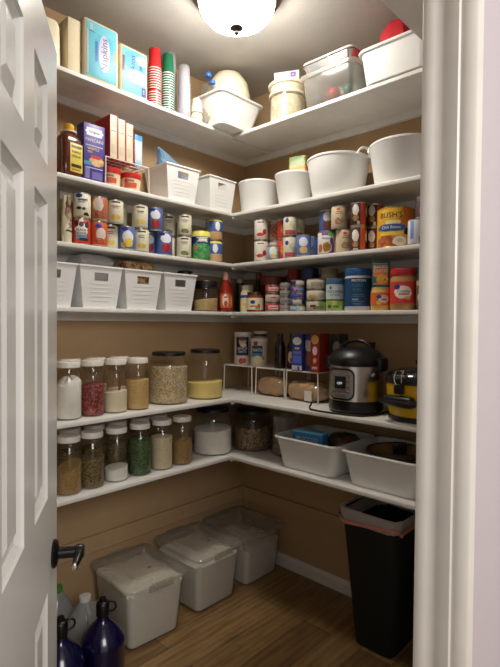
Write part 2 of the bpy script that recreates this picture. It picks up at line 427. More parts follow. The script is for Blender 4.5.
a_chili = A('art_orange_red', (204, 92, 50), [('spot', .012, .055, .022, .026, (226, 208, 194)), ('food', .008, .024, .026, .014, (176, 60, 36), (222, 120, 70)), ('spot', .0, .088, .014, .009, (44, 64, 158)), ('band', 0, .008, (224, 196, 170))])
def veg(n, c1, c2, zc=.03):
    return A(n, (222, 216, 192), [('rect', .004, .096, .02, .004, (70, 60, 50)), ('rect', .002, .078, .016, .002, (140, 134, 116)), ('rect', .004, .07, .012, .002, (150, 144, 126)), ('food', .006, zc, .022, .011, c1, c2, 200), ('band', 0, .008, (206, 200, 172))])
a_corn = veg('art_corn', (232, 200, 70), (220, 180, 60)); a_corn2 = veg('art_corn_pale', (236, 212, 110), (206, 196, 110))
a_gbean = veg('art_cut_beans', (96, 110, 56), (150, 156, 90), .024)
a_bluecorn = art('art_blue_corn', (84, 112, 174), [('spot', .006, .06, .026, .028, (228, 228, 226)), ('spot', .010, .034, .02, .02, (238, 210, 80)), ('food', -.014, .024, .014, .012, (196, 150, 60), (236, 206, 90)), ('band', 0, .008, (210, 204, 180)), ('spot', -.008, .096, .014, .008, (36, 50, 140))], CR)
def tom(n, c): return A(n, (80, 102, 166), [('spot', .004, .076, .024, .022, (216, 218, 228)), ('spot', .004, .034, .021, .021, c), ('spot', -.01, .098, .012, .007, (34, 46, 130)), ('band', 0, .007, (196, 190, 190)), ('spot', .004, .05, .008, .004, (110, 130, 70))])
a_tom = tom('art_tomato', (176, 40, 36)); a_tom2 = tom('art_tomato_deep', (150, 36, 44)); a_tom3 = tom('art_tomato_bright', (196, 46, 40))
zL = T[3]
can('cream olive can with a blue logo, upper can at the left end of its shelf', -1.179, -.177, zL + CH, CR, CH - .002, a_olive, G3, txt=([('pitted', .016, .006, .078, 0, 0)], INKB))
can('red can with a white splash of black beans, beneath the cream olive can', -1.181, -.177, zL, CR, CH, a_kidney, G3, txt=([('BLACK', .0135, 0, .061, 0, 0), ('BEANS', .0135, 0, .047, 0, 0)], INKB))
can('brownish orange can with a pale oval, upper can of the second stack from the left', -1.100, -.180, zL + CH, CR, CH - .004, a_pork, G3)
can('orange red can with blue logo and pale oval, bottom of the second stack', -1.102, -.180, zL, CR, CH, a_chili, G3)
can('pale can with yellow corn, upper can directly above the first short blue can', -1.020, -.178, zL + CH, CR, CH - .002, a_corn, G3, txt=([('Whole Kernel', .0075, .004, .078, 0, 0)], INKGR))
can('pale corn can half hidden left behind the first short blue can', -1.028, -.150, zL, CR, CH, a_corn2, G3)
can('blue can with a big yellow kernel picture, first of the two front blue cans', -.962, -.183, zL, CR, CH, a_bluecorn, G3)
can('pale can set back in the upper tier between two corn cans', -.950, -.100, zL + CH, CR, CH, a_gbean, G3)
can('lower pale can at the back, under the set-back can in the upper tier', -.950, -.100, zL, CR, CH, a_gbean, G3)
can('pale corn can on the upper tier just left of the tomato can', -.888, -.178, zL + CH, CR, CH, a_corn2, G3, txt=([('Sweet', .012, .004, .078, 0, 0)], INKGR))
can('pale corn can on the shelf just right of the first front blue can', -.882, -.178, zL, CR, CH, a_corn, G3, txt=([('Sweet', .011, .004, .07, 0, 0)], INKGR))
can('blue tomato can on the upper tier of the left shelf', -.804, -.180, zL + CH, CR, CH + .001, a_tom, G3)
can('blue tomato can at the back, left under the upper tomato can', -.803, -.128, zL, CR, CH, a_tom2, G3)
can('blue can with a large red tomato at the very front shelf edge', -.752, -.185, zL, CR + .002, CH + .004, art('art_tomato_front', (84, 106, 172), [('spot', .006, .08, .026, .022, (224, 226, 234)), ('spot', .008, .036, .021, .022, (186, 40, 40)), ('spot', -.012, .1, .012, .007, (34, 46, 130)), ('band', 0, .006, (200, 194, 190))], CR), G3, turn=.1)
can('pale bean can set back on the upper tier beside the last pale front stack', -.668, -.105, zL + CH, CR, CH, a_gbean, G3)
can('pale bean can at the back under the set-back upper bean can', -.668, -.105, zL, CR, CH, a_gbean, G3)
can('pale bean can with an olive green picture, upper can left of the yellow-lidded pair', -.622, -.178, zL + CH, CR, CH, a_gbean, G3, txt=([('Cut Beans', .009, .002, .08, 0, 0)], INKGR))
can('pale can with an olive green picture, touching the green bean tin on its left side', -.624, -.178, zL, CR, CH, a_gbean, G3, txt=([('Cut Beans', .009, .002, .08, 0, 0)], INKGR))
a_green = art('art_green_beans', (30, 40, 110), [('food', .0, .04, .09, .05, (40, 130, 70), (110, 190, 120), 90), ('rect', .01, .102, .032, .016, (44, 60, 130)), ('rect', .012, .106, .024, .007, (226, 230, 190)), ('rect', .01, .118, .034, .002, (236, 238, 230)), ('spot', -.03, .066, .013, .012, (214, 120, 96)), ('band', .124, .16, (226, 220, 120)), ('rect', .014, .136, .014, .01, (240, 226, 60))], .05)
can('wide green bean tin with a yellow top, at the shelf edge', -.502, -.168, zL, .0495, .156, a_green, G3, metal=GOLD, txt=([('Green Beans', .012, .01, .098, 0, 0)], INKW))
a_bg = art('art_blue_peach', (74, 98, 168), [('band', 0, .045, (214, 172, 126)), ('spot', .03, .074, .014, .024, (230, 230, 220)), ('rect', -.032, .08, .014, .03, (130, 150, 180)), ('band', .1, .12, (222, 216, 130))], .045)
can('blue and peach tin with a yellow rim, stacked on the corner-most tin', -.404, -.163, zL + .118, .0455, .112, a_bg, G3, turn=-.2, metal=GOLD)
can('blue, white and peach tin with a yellow rim, beneath the other blue and peach tin', -.403, -.162, zL, .0455, .117, a_bg, G3, turn=-.5, metal=GOLD)
# right side of the third shelf
a_pep = A('art_red_pepper', (226, 220, 206), [('rect', -.004, .094, .018, .003, (90, 80, 76)), ('food', -.004, .03, .022, .009, (196, 50, 36), (214, 84, 60)), ('food', .018, .044, .010, .016, (190, 44, 34), (170, 40, 30)), ('band', 0, .006, (206, 198, 180))])
can('white can with red peppers, upper can of the stack nearest the corner', -.272, -.388, zL + CH, CR, CH, a_pep, G3)
can('white can with red peppers, lower can of the stack nearest the corner', -.272, -.388, zL, CR, CH, a_pep, G3)
a_pep2 = A('art_red_pepper_dark', (170, 140, 120), [('food', 0, .05, .03, .03, (140, 50, 36), (196, 150, 130)), ('band', .09, .12, (200, 190, 172))])
can('brownish red can set back right of the pepper cans, upper of two', -.205, -.428, zL + CH, CR, CH - .002, a_pep2, G3)
can('brownish red can at the back behind the small cream and blue can', -.205, -.428, zL, CR, CH, a_pep2, G3)
can('small cream and pale blue can in front, beside the pepper can stack', -.292, -.487, zL, .030, .072, art('art_small_blue', (150, 178, 206), [('spot', .002, .04, .02, .026, (234, 232, 220)), ('food', .002, .018, .014, .01, (226, 190, 90), (236, 214, 130)), ('band', 0, .006, (210, 206, 200))], .03), G3)
a_red = A('art_red_yellow', (202, 66, 44), [('food', .002, .055, .02, .022, (232, 170, 60), (206, 76, 50)), ('band', .094, .12, (190, 60, 50))])
can('red and orange can between the back can and the cream blue-dot can, upper of two', -.228, -.503, zL + CH - .002, .034, .104, a_red, G3)
can('red and orange can behind the small cream can, lower of two', -.228, -.503, zL, .034, .107, a_red, G3)
a_crm = A('art_cream_blue_dot', (222, 216, 190), [('spot', -.018, .076, .011, .011, (40, 70, 150)), ('rect', .0, .018, .03, .011, (200, 90, 100)), ('rect', .008, .06, .012, .014, (206, 200, 170)), ('spot', .02, .045, .008, .014, (190, 190, 150))])
can('cream can with a blue dot and pink base, upper of its stack', -.278, -.588, zL + CH, .034, .097, a_crm, G3)
can('cream can with a blue dot and pink base, lower of its stack', -.278, -.588, zL, .034, .109, a_crm, G3)
can('cream blue-dot can set back behind the cream stack, nearly hidden', -.198, -.575, zL, .034, .109, a_crm, G3)
can('upper can of the hidden cream pair behind the cream stack', -.198, -.575, zL + .11, .034, .1, a_crm, G3)
a_bowl = A('art_blue_bowl', (92, 118, 176), [('spot', .0, .072, .022, .022, (220, 224, 232)), ('food', .002, .032, .021, .016, (224, 182, 106), (238, 208, 140), 220), ('band', 0, .008, (200, 196, 190))])
can('single-height blue can with a bowl of yellow soup', -.276, -.670, zL, CR, CH - .002, a_bowl, G3)
can('blue can tucked behind the blue soup can and the purple-banded can', -.195, -.668, zL, CR, CH, a_bowl, G3, turn=-.6)
a_bowl2 = A('art_blue_brown_bowl', (72, 96, 156), [('spot', .004, .07, .022, .022, (210, 214, 220)), ('food', .004, .03, .022, .022, (110, 60, 54), (140, 80, 66))])
can('blue can with a brown bean picture, upper tier behind the purple-banded can', -.240, -.782, zL + .113, CR, CH - .008, a_bowl2, G3)
can('blue can with a brown bean picture, at the back beneath its twin', -.200, -.748, zL, CR, .112, a_bowl2, G3)
a_purp = art('art_purple_bowl', (226, 222, 214), [('spot', .022, .03, .02, .052, (110, 60, 150)), ('rect', .0, .1, .026, .012, (110, 66, 150)), ('spot', .02, .096, .014, .012, (90, 170, 70)), ('spot', .0, .034, .026, .028, (226, 214, 190)), ('food', .0, .034, .02, .022, (110, 120, 50), (200, 120, 60), 190), ('rect', -.004, .072, .02, .012, (232, 230, 224)), ('blob', -.034, .03, .012, .02, (206, 110, 80))], .0445)
can('wide white can with purple and green print and a soup bowl picture', -.268, -.802, zL, .0425, .108, a_purp, G3, txt=([('Minestrone', .009, -.002, .076, 0, 0)], INKP))
a_tan = A('art_tan_soup', (212, 192, 160), [('food', 0, .036, .024, .016, (150, 100, 60), (220, 196, 160)), ('rect', -.004, .09, .008, .006, (190, 80, 50)), ('rect', .0, .078, .014, .002, (130, 104, 80)), ('rect', .0, .07, .018, .002, (140, 112, 84))])
can('tan soup can on the upper tier, between the blue bean can and the brown cans', -.272, -.872, zL + CH, CR, CH - .004, a_tan, G3)
can('tan soup can on the shelf right of the purple-banded can', -.258, -.888, zL, CR, CH, a_tan, G3, turn=.3)
a_dk = A('art_dark_brown', (74, 44, 36), [('spot', -.014, .068, .017, .026, (228, 220, 210)), ('food', -.014, .03, .015, .013, (206, 160, 100), (150, 96, 60)), ('rect', .022, .055, .013, .06, (196, 86, 44)), ('rect', -.012, .006, .012, .007, (224, 218, 206)), ('spot', .052, .068, .016, .026, (216, 206, 198))])
a_dk2 = A('art_dark_brown_red', (66, 40, 36), [('spot', -.014, .072, .016, .024, (214, 204, 198)), ('food', -.014, .036, .015, .013, (190, 150, 100), (130, 90, 60)), ('rect', .022, .055, .013, .06, (194, 66, 46)), ('rect', .0, .012, .006, .01, (224, 218, 206)), ('spot', .052, .068, .016, .026, (206, 198, 192))])
can('dark brown can set back on the upper tier behind the tan soup can', -.165, -.905, zL + CH, CR, CH, a_dk2, G3, turn=.5)
can('dark brown can at the back beneath the set-back dark can', -.165, -.905, zL, CR, CH, a_dk2, G3, turn=.5)
can('dark brown can with a white oval and red stripe, upper of the front pair', -.272, -.974, zL + CH, CR, CH - .004, a_dk2, G3)
can('dark brown can with a white oval and orange stripe, lower of the front pair', -.272, -.974, zL, CR, CH, a_dk, G3)
can('dark brown can right behind the front brown pair, upper one by the big yellow can', -.206, -1.018, zL + CH, CR, CH - .006, a_dk2, G3)
can('dark brown can right behind the front brown pair, lower one by the big yellow can', -.206, -1.018, zL, CR, CH, a_dk, G3)
a_bush = art('art_big_beans', (226, 166, 40), [('food', .07, .12, .05, .05, (222, 130, 40), (226, 120, 44), 12), ('food', -.026, .02, .062, .032, (150, 66, 30), (200, 120, 70), 80), ('spot', .026, .026, .03, .02, (232, 222, 198)), ('spot', .028, .028, .016, .009, (206, 196, 160)), ('rect', .078, .068, .034, .014, (26, 24, 40)), ('spot', -.012, .084, .068, .017, (44, 92, 150)), ('rect', -.012, .058, .05, .007, (238, 206, 70)), ('rect', -.004, .106, .032, .008, (238, 220, 150)), ('spot', -.012, .14, .05, .024, (240, 190, 60))], .075)
can('huge yellow bean can with blue ribbon, taller than all its neighbours', -.236, -1.132, zL, .0745, .171, a_bush, G3, turn=-.05, metal=GOLD, txt=([("BUSH'S", .032, -.014, .135, 0, 0)], INKB))
o = [x for x in C.objects if x.name.startswith('food_can')][-1]
letters([('Chili Beans', .018, -.012, .084, 0, 0), ], INKW, o, .0755)
a_wht = art('art_small_white', (218, 222, 228), [('rect', -.018, .06, .008, .036, (130, 150, 210)), ('rect', .018, .02, .008, .014, (60, 60, 66)), ('band', 0, .006, (200, 200, 196))], .034)
can('small white can with blue print right of the huge yellow can', -.284, -1.252, zL, .034, .104, a_wht, G3)
can('dark patterned can on top of the small white can', -.276, -1.276, zL + .105, .031, .088, art('art_dark_patterned', (92, 70, 84), [('food', 0, .03, .02, .02, (200, 150, 110), (120, 70, 60)), ('band', .06, .09, (70, 56, 66))], .031), G3)

# packets at the left end of the third shelf
def pouch_bm(w, d, h, seed, amp=.006, top=.35):
    rnd = random.Random(seed); bm = new(); R = []
    for k in range(11):
        f = k / 10; q = 1 - (f ** 3) * (1 - top)
        ww, dd = w * (1 - .08 * f * f), max(.006, d * q)
        R.append([(x + rnd.uniform(-amp, amp) * .5 * (0 < k), y + rnd.uniform(-amp, amp) * (0 < k), z) for x, y, z in rrect(ww, dd, min(ww, dd) * .42, h * f, 6)])
    return loft(bm, R)
t = tag(obj('foil_pouch', pouch_bm(.10, .085, .232, 3, .007), mat('khaki_pouch', (150, 136, 104), .5, var=.12, nscale=30, bump=.5, bscale=50), None, (-1.300, -.128, zL), .3), 'crumpled khaki pouch at the far left of the third shelf', 'pouch')
t = thing('snack_packet', 'narrow cream and dark red packet between the khaki pouch and the olive can', 'packet', (-1.252, -.188, zL), -.75)
obj('packet', pouch_bm(.034, .05, .196, 5, .003, .4), art('art_packet', (218, 206, 176), [('food', .012, .13, .012, .07, (96, 40, 44), (190, 170, 140), 60), ('rect', .012, .05, .008, .004, (60, 60, 66)), ('blob', -.004, .08, .02, .03, (226, 218, 192))]), t)

# ------------------------------------------------------------------ generic jars
def profile_jar(label, cat, name, x, y, z, prof, m, lid_prof, lid_m, group=None, lid_name='lid', turn=0):
    t = thing(name, label, cat, (x, y, z), face_door(x, y, turn), group)
    bm = new(); lathe(bm, prof, 36, True, False); obj('glass', bm, m, t)
    bm = new(); lathe(bm, lid_prof, 32); obj(lid_name, bm, lid_m, t); return t
MP = [(.0, .004), (.040, .003), (.049, 0), (.0515, .006), (.0515, .148), (.049, .165), (.043, .182), (.040, .190), (.040, .220)]
ML = [(.043, .206), (.0455, .207), (.0455, .2265), (.043, .230), (0, .2305)]
_mj = {}
def mason(label, x, y, z, group, s=1.0):
    t = thing('mason_jar', label, 'jar', (x, y, z), face_door(x, y), group)
    if not _mj:
        bm = new(); lathe(bm, MP, 36, True, False); _mj['g'] = finish(bm, 'glass')
        bm = new(); lathe(bm, ML, 32); _mj['l'] = finish(bm, 'lid')
    for n, q, m in (('glass', 'g', GLASS), ('lid', 'l', WLID)): link(n, _mj[q], m, t)
    t.scale = (s, s, 1); return t
def fill(name, label, x, y, z, r, h, m, cat, heap=.006, tilt=0, seed=1, rz=0):
    o = obj(name, heap_bm(r, .006, h, heap, tilt=tilt, seed=seed), m, None, (x, y, z), rz); return tag(o, label, cat, kind='stuff')
z5, z6 = T[5], T[6]
G5, G6 = 'white-lidded glass jars on the fifth shelf', 'white-lidded glass jars on the lowest shelf'
P_white = mat('white_powder', (232, 228, 220), .95, var=.04, nscale=40, bump=.4, bscale=60)
P_bean = grains('red_bean_grain', (92, 26, 30), (138, 50, 50), 210, .5, (176, 96, 90))
P_cream = mat('cream_powder', (228, 216, 188), .95, var=.05, nscale=40, bump=.4, bscale=60)
P_lentil = grains('golden_grain', (190, 152, 88), (222, 190, 126), 260, .7)
P_oat = grains('rolled_oats', (186, 164, 124), (224, 206, 168), 240, .8, (150, 122, 84))
P_yel = mat('yellow_meal', (236, 210, 128), .95, var=.04, nscale=50, bump=.3, bscale=90)
P_tan = grains('tan_spice', (140, 108, 62), (176, 142, 90), 300, .9)
P_brown = grains('brown_herb', (104, 88, 52), (142, 120, 78), 220, .9, (70, 60, 34))
P_green = grains('green_herb', (54, 80, 42), (94, 118, 72), 230, .9, (40, 62, 32))
P_rice = grains('beige_grain', (206, 188, 152), (228, 214, 184), 300, .85)
P_mix = grains('speckled_beans', (96, 70, 44), (170, 142, 104), 190, .6, (62, 44, 30))
row5 = [(-1.283, -.266, 'first white-lidded jar from the left on the fifth shelf, nearly full of white powder'), (-1.174, -.257, 'white-lidded jar half full of dark red beans'),
        (-1.066, -.260, 'white-lidded jar with cream powder under half full and a brown stick'), (-.954, -.262, 'white-lidded jar of golden grains left of the big oats jar')]
for x, y, l in row5: mason(l, x, y, z5, G5)
fill('white_powder', 'white powder heaped in the leftmost jar of the fifth shelf', -1.283, -.266, z5, .0495, .140, P_white, 'powder', .03, .01, 2)
fill('red_beans', 'dark red dried beans filling the second front jar', -1.174, -.257, z5, .0495, .128, P_bean, 'beans', .006, .004, 3)
fill('cream_powder', 'cream powder in the jar with the brown stick', -1.066, -.260, z5, .0495, .092, P_cream, 'powder', .004, .003, 4)
fill('golden_grain', 'golden grains in the fourth front jar of the fifth shelf', -.954, -.262, z5, .0495, .132, P_lentil, 'grain', .004, .002, 5)
bm = new(); tube(bm, [(0, 0, .09), (.003, .001, .13), (.006, .003, .182)], [.004, .006, .005], 8); tag(obj('vanilla_stick', bm, mat('brown_stick', (120, 66, 34), .6), None, (-1.062, -.285, z5)), 'brown stick standing in the cream powder jar', 'stick')
for x, y, l in [(-1.212, -.135, 'jar behind the white powder jar, only its white lid showing, fifth shelf'), (-1.092, -.135, 'jar behind the red bean jar, its lid peeping above, fifth shelf'),
                (-.972, -.135, 'jar behind the cream powder jar, its lid peeping above, fifth shelf')]: mason(l, x, y, z5, G5)
fill('cream_powder', 'pale powder in the rear jar behind the white powder jar', -1.212, -.135, z5, .0495, .12, P_cream, 'powder', seed=8)
fill('beige_grain', 'beige grain in the rear jar behind the red bean jar', -1.092, -.135, z5, .0495, .11, P_rice, 'grain', seed=9)
fill('beige_grain', 'beige grain in the rear jar behind the cream powder jar', -.972, -.135, z5, .0495, .085, P_rice, 'grain', seed=10)
# wide jars with black lids
def wide(label, x, y, z, r, h, group):
    p = [(0, .004), (r * .86, .003), (r * .95, 0), (r, .012), (r, h * .66), (r * .97, h * .76), (r * .88, h * .86), (r * .80, h * .90), (r * .80, h * .965)]
    l = [(r * .82, h * .925), (r * .85, h * .93), (r * .85, h * .985), (r * .80, h), (0, h)]
    return profile_jar(label, 'jar', 'wide_jar', x, y, z, p, GLASS, l, BLK, group)
GW = 'big wide glass jars with black lids'
wide('big black-lidded glass jar full of oats beside the golden grain jar', -.745, -.215, z5, .095, .247, GW)
fill('rolled_oats', 'pale oats filling the big jar on the fifth shelf', -.745, -.215, z5, .0915, .178, P_oat, 'oats', .007, 0, 11)
wide('big black-lidded glass jar with yellow meal at its bottom', -.510, -.217, z5, .092, .252, GW)
fill('yellow_meal', 'yellow meal under half filling the big jar by the wire rack', -.510, -.217, z5, .0895, .085, P_yel, 'meal', .004, .004, 12)
row6 = [(-1.283, -.268, 'leftmost jar of the lowest shelf, sloping tan spice inside'), (-1.178, -.262, 'white-lidded jar of brown green herb, second on the lowest shelf'),
        (-1.060, -.259, 'white-lidded jar with a low white powder layer, lowest shelf'), (-.937, -.257, 'white-lidded jar full of bright green dried herb'),
        (-.816, -.258, 'white-lidded jar of beige grains right of the green herb jar'), (-.697, -.260, 'white-lidded jar of brown spice left of the big white jar')]
for x, y, l in row6: mason(l, x, y, z6, G6)
fill('tan_spice', 'tan spice sloping in the leftmost jar of the lowest shelf', -1.283, -.268, z6, .0495, .105, P_tan, 'spice', .004, .022, 13, .3)
fill('brown_herb', 'brown green herb in the second jar of the lowest shelf', -1.178, -.262, z6, .0495, .125, P_brown, 'herb', .006, .004, 14)
fill('white_powder', 'white powder layer at the bottom of the third jar', -1.060, -.259, z6, .0495, .056, P_white, 'powder', .004, .006, 15)
fill('green_herb', 'green dried herb packed to the shoulder of its jar', -.937, -.257, z6, .0495, .158, P_green, 'herb', .004, 0, 16)
fill('beige_grain', 'beige grains nearly filling the fifth jar of the lowest shelf', -.816, -.258, z6, .0495, .15, P_rice, 'grain', .006, 0, 17)
fill('brown_spice', 'brown spice in the sixth jar of the lowest shelf', -.697, -.260, z6, .0495, .115, P_tan, 'spice', .014, .006, 18)
for x, nm in [(-1.212, 'behind the leftmost spice jar'), (-1.095, 'behind the brown green herb jar'), (-.982, 'behind the low white powder jar'), (-.855, 'behind the green herb jar'), (-.748, 'behind the beige grain jar')]:
    mason(f'rear lowest-shelf jar {nm}, mostly its white lid showing', x, -.135, z6, G6)
    fill('brown_herb', f'brown herb in the rear jar {nm}', x, -.135, z6, .0495, .13, P_brown, 'herb', seed=int(-x * 100))
wide('big black-lidded glass jar of white flour in the corner of the lowest shelf', -.449, -.212, z6, .102, .238, GW)
fill('white_flour', 'white flour filling half the big corner jar', -.449, -.212, z6, .0995, .128, P_white, 'flour', .006, .004, 19)
wide('big black-lidded glass jar of speckled brown beans beside the left white bin', -.232, -.300, z6, .1065, .216, GW)
fill('speckled_beans', 'speckled brown beans filling half the big jar by the bin', -.232, -.300, z6, .104, .125, P_mix, 'beans', .006, 0, 20)
t = thing('plain_jar', 'cloudy plastic jar half hidden behind the left white bin', 'jar', (-.215, -.520, z6), 0)
bm = new(); lathe(bm, [(.062, 0), (.066, .006), (.066, .19)], 32, True, False); obj('body', bm, FROST, t)
bm = new(); lathe(bm, [(.068, .185), (.069, .187), (.069, .205), (0, .207)], 32); obj('lid', bm, FROST, t)
fill('tan_spice', 'tan crumbs at the bottom of the cloudy plastic jar', -.215, -.520, z6, .062, .05, P_tan, 'crumbs', seed=21)
# ------------------------------------------------------------------ floor: clear tubs with flour, jugs, trash can
GT = 'clear lidded storage tubs on the floor'
def flour_tub(label, flabel, x, y, rz, level, seed):
    t = thing('storage_tub', label, 'tub', (x, y, 0), rz, GT)
    w, d, wb, db, h = .296, .350, .258, .296, .282
    bm = new(); loft(bm, [rrect(wb - .01, db - .01, .03, 0), rrect(wb, db, .03, .008), rrect(w, d, .035, h - .02), rrect(w + .012, d + .012, .04, h - .014), rrect(w + .012, d + .012, .04, h - .006)], True, False)
    obj('tub_body', bm, CLEAR if level < .2 else CLEAR, t)
    bm = new()
    loft(bm, [rrect(w + .026, d + .036, .045, h - .016), rrect(w + .028, d + .038, .045, h - .002), rrect(w + .016, d + .026, .04, h + .003), rrect(w - .03, d - .03, .03, h + .003), rrect(w - .045, d - .05, .03, h + .012),
              rrect(w - .06, d - .07, .03, h + .014), rrect(w - .09, d - .12, .02, h + .014), rrect(w - .10, d - .13, .02, h + .009)], False, True)
    obj('lid', bm, FROST, t)
    for s in (-1, 1):
        bm = new(); box(bm, -.06, .06, s * (d / 2 + .020) - .006, s * (d / 2 + .020) + .006, h - .028, h + .004, .004); obj('lid_clip', bm, FROST, t)
    bm = new(); lathe(bm, [(.009, h + .0092), (.009, h + .0100), (0, h + .0100)], 12, cx=.02, cy=-.06); obj('red_tab', bm, mat('red_mark', (206, 60, 54), .5), t)
    rnd = random.Random(seed); bm = new()
    f = level / h; ww, dd = wb + (w - wb) * f - .008, db + (d - db) * f - .008
    R = [rrect(wb - .014, db - .014, .026, .006), rrect(wb - .008, db - .008, .028, .012), rrect(ww, dd, .03, level)]
    R = [R[0], R[1], [(a, b, c + rnd.uniform(-.006, .012)) for a, b, c in R[2]], [(a, b, c + rnd.uniform(-.002, .014)) for a, b, c in rrect(ww * .8, dd * .8, .03, level + .008)], [(a, b, c + rnd.uniform(0, .016)) for a, b, c in rrect(ww * .4, dd * .4, .03, level + .010)]]
    loft(bm, R); tag(obj('flour', bm, FLOUR, None, (x, y, 0), rz), flabel, 'flour', kind='stuff')
flour_tub('clear lidded tub of flour nearest the blue jugs, left of three', 'white flour filling the left floor tub', -.912, -.215, -.07, .240, 1)
flour_tub('clear lidded tub of flour in the middle of the three on the floor', 'white flour filling the middle floor tub', -.538, -.203, .0, .226, 2)
flour_tub('clear lidded tub in the wall corner, less full than the other two', 'white flour two thirds up the corner tub', -.193, -.199, 0, .19, 3)
def square_jug(label, x, y, rz, m, capm, h=.25, w=.13):
    t = thing('milk_jug', label, 'jug', (x, y, 0), rz, 'plastic gallon jugs by the left tub')
    bm = new(); loft(bm, [rrect(w - .02, w - .02, .03, 0), rrect(w, w, .035, .012), rrect(w, w, .035, h * .56), rrect(w * .92, w * .92, .04, h * .66), rrect(w * .62, w * .62, .035, h * .82), rrect(.052, .052, .02, h * .9), rrect(.042, .042, .02, h * .93), rrect(.042, .042, .02, h)], True, True)
    obj('jug_body', bm, m, t)
    bm = new(); lathe(bm, [(.0225, h - .02), (.0235, h - .018), (.0235, h + .002), (0, h + .003)], 20); obj('cap', bm, capm, t)
    bm = new(); tube(bm, [(-.025, -.025, h * .9), (-.055, -.055, h * .84), (-.062, -.062, h * .62), (-.058, -.058, h * .5)], [.008, .010, .010, .009], 8); obj('jug_handle', bm, m, t)
JUGM = glassy('milky_jug', (236, 238, 238), haze=.62, haze_col=(214, 218, 222), rough=.15)
square_jug('cloudy plastic jug with white cap behind the taller blue bottle', -1.195, -.240, .5, JUGM, WPL, .262)
square_jug('cloudy plastic jug with green cap against the wall', -1.245, -.086, .2, JUGM, mat('green_cap', (80, 150, 60), .4), .262, .126)
BLUE = mat('navy_bottle', (15, 14, 54), .16, var=.05, spec=.7)
def blue_jug(label, x, y, rz):
    t = thing('water_bottle', label, 'bottle', (x, y, 0), rz, 'dark blue water bottles on the floor')
    bm = new(); lathe(bm, [(.074, 0), (.080, .006), (.081, .02), (.081, .19), (.083, .197), (.083, .205), (.080, .212), (.074, .226), (.056, .25), (.036, .272), (.024, .284), (.021, .296), (.021, .31)], 40); obj('bottle_body', bm, BLUE, t)
    bm = new(); lathe(bm, [(.024, .300), (.025, .302), (.025, .345), (.020, .352), (.014, .354), (.013, .366), (0, .368)], 24); obj('cap', bm, BLK, t)
    bm = new(); tube(bm, arc((.030, 0, .332), .019, -2.2, 2.2, 14), .004, 8); obj('carry_loop', bm, BLK, t)
blue_jug('dark blue water bottle with black loop cap, standing against the left tub', -1.247, -.470, -.7)
blue_jug('dark blue water bottle with black loop cap, cut off by the door edge', -1.416, -.474, -.3)
# trash can
BIN = mat('green_black_plastic', (6, 20, 14), .55, bump=.1)
tc = thing('trash_can', 'tall dark trash can under the lowest shelf at right', 'trash can', (-.200, -1.095, 0), 0)
bm = bin_bm(.350, .285, .605, .24, .185, .035, .006, .004, .012); obj('can_body', bm, BIN, tc)
LIN = glassy('white_liner', (240, 238, 236), haze=1.0, haze_col=(232, 228, 226), rough=.25)
rnd = random.Random(5); bm = new(); N = 6
def lrow(w, d, z, j): return [(x + rnd.uniform(-j, j), y + rnd.uniform(-j, j), z0 + rnd.uniform(-j, j) * 2) for x, y, z0 in rrect(w, d, .045, z, N)]
loft(bm, [lrow(.344, .279, .555, .0025), lrow(.356, .291, .565, .002), lrow(.360, .295, .59, .002), lrow(.362, .297, .610, .001), lrow(.344, .279, .613, .001), lrow(.323, .260, .597, .003), lrow(.298, .235, .55, .004)], False, False)
ln = tag(obj('trash_liner', bm, LIN, None, (-.200, -1.095, 0)), 'white trash bag liner folded over the rim of the dark trash can', 'trash bag')
bm = new(); pts = [Vector(p) for p in rrect(.368, .303, .045, .562, N)]
n = len(pts)
for i, p in enumerate(pts): p.z += .010 * math.sin(i * .9) + .006 * math.sin(i * 2.3)
R1 = ring(bm, pts); R2 = ring(bm, [p + Vector((0, 0, .016)) for p in pts]); bridge(bm, R1, R2)
obj('drawstring', bm, mat('pink_drawstring', (208, 138, 120), .5), ln)
t = thing('round_bin', 'white round lidded bin beside the trash can, mostly behind the door jamb', 'bin', (-.20, -1.435, 0), 0)
bm = new(); lathe(bm, [(.13, 0), (.14, .01), (.155, .36)], 40); obj('bin_body', bm, WPL, t)
bm = new(); lathe(bm, [(.160, .355), (.163, .36), (.163, .385), (.150, .395), (0, .40)], 40); obj('lid', bm, WPL, t)

# ------------------------------------------------------------------ lowest shelf: white bins
GB = 'white open dishpan bins on the lowest shelf'
def dishpan(label, x, y, z, w, d, h, wb, db, grp, rz=0, name='dishpan_bin', m=WPL):
    t = tag(obj(name, bin_bm(w, d, h, wb, db, .04, .012, .005, .012), m, None, (x, y, z), rz), label, 'bin', grp); return t
dishpan('white open bin holding a blue box, left of the two full bins', -.243, -.785, z6, .365, .375, .150, .305, .30, GB)
dishpan('white open bin with a dark bread bundle, under the yellow cooker', -.243, -1.163, z6, .365, .370, .150, .305, .30, GB)
dishpan('white open bin cut off by the door jamb, rightmost of the lowest shelf', -.243, -1.535, z6, .365, .355, .150, .305, .29, GB)
t = thing('food_box', 'bright blue box lying in the left white bin', 'box', (-.345, -.775, z6 + .106), math.radians(-84))
obj('carton', box(new(), -.080, .080, -.028, .028, 0, .078, .002), art('art_blue_food_box', (52, 142, 204), [('rect', 0, .036, .074, .03, (44, 132, 198)), ('band', .07, .08, (120, 196, 236))]), t)
letters([('BROCCOLI', .024, -.004, .042, -.028, 0), ('florets', .013, 0, .022, -.028, 0)], INKW, t)
rnd = random.Random(9)
def lump_bm(w, d, h, seed, amp=.008, n=18, rows=7):
    r = random.Random(seed); bm = new(); R = []
    for k in range(rows):
        a = -PI / 2 + PI * (k + .35) / (rows - .3); q = max(.12, math.cos(a)) ** .6
        R.append([(w / 2 * q * math.cos(2 * PI * i / n) + r.uniform(-amp, amp), d / 2 * q * math.sin(2 * PI * i / n) + r.uniform(-amp, amp), h / 2 + h / 2 * math.sin(a) + r.uniform(-amp, amp) * .4) for i in range(n)])
    return loft(bm, R)
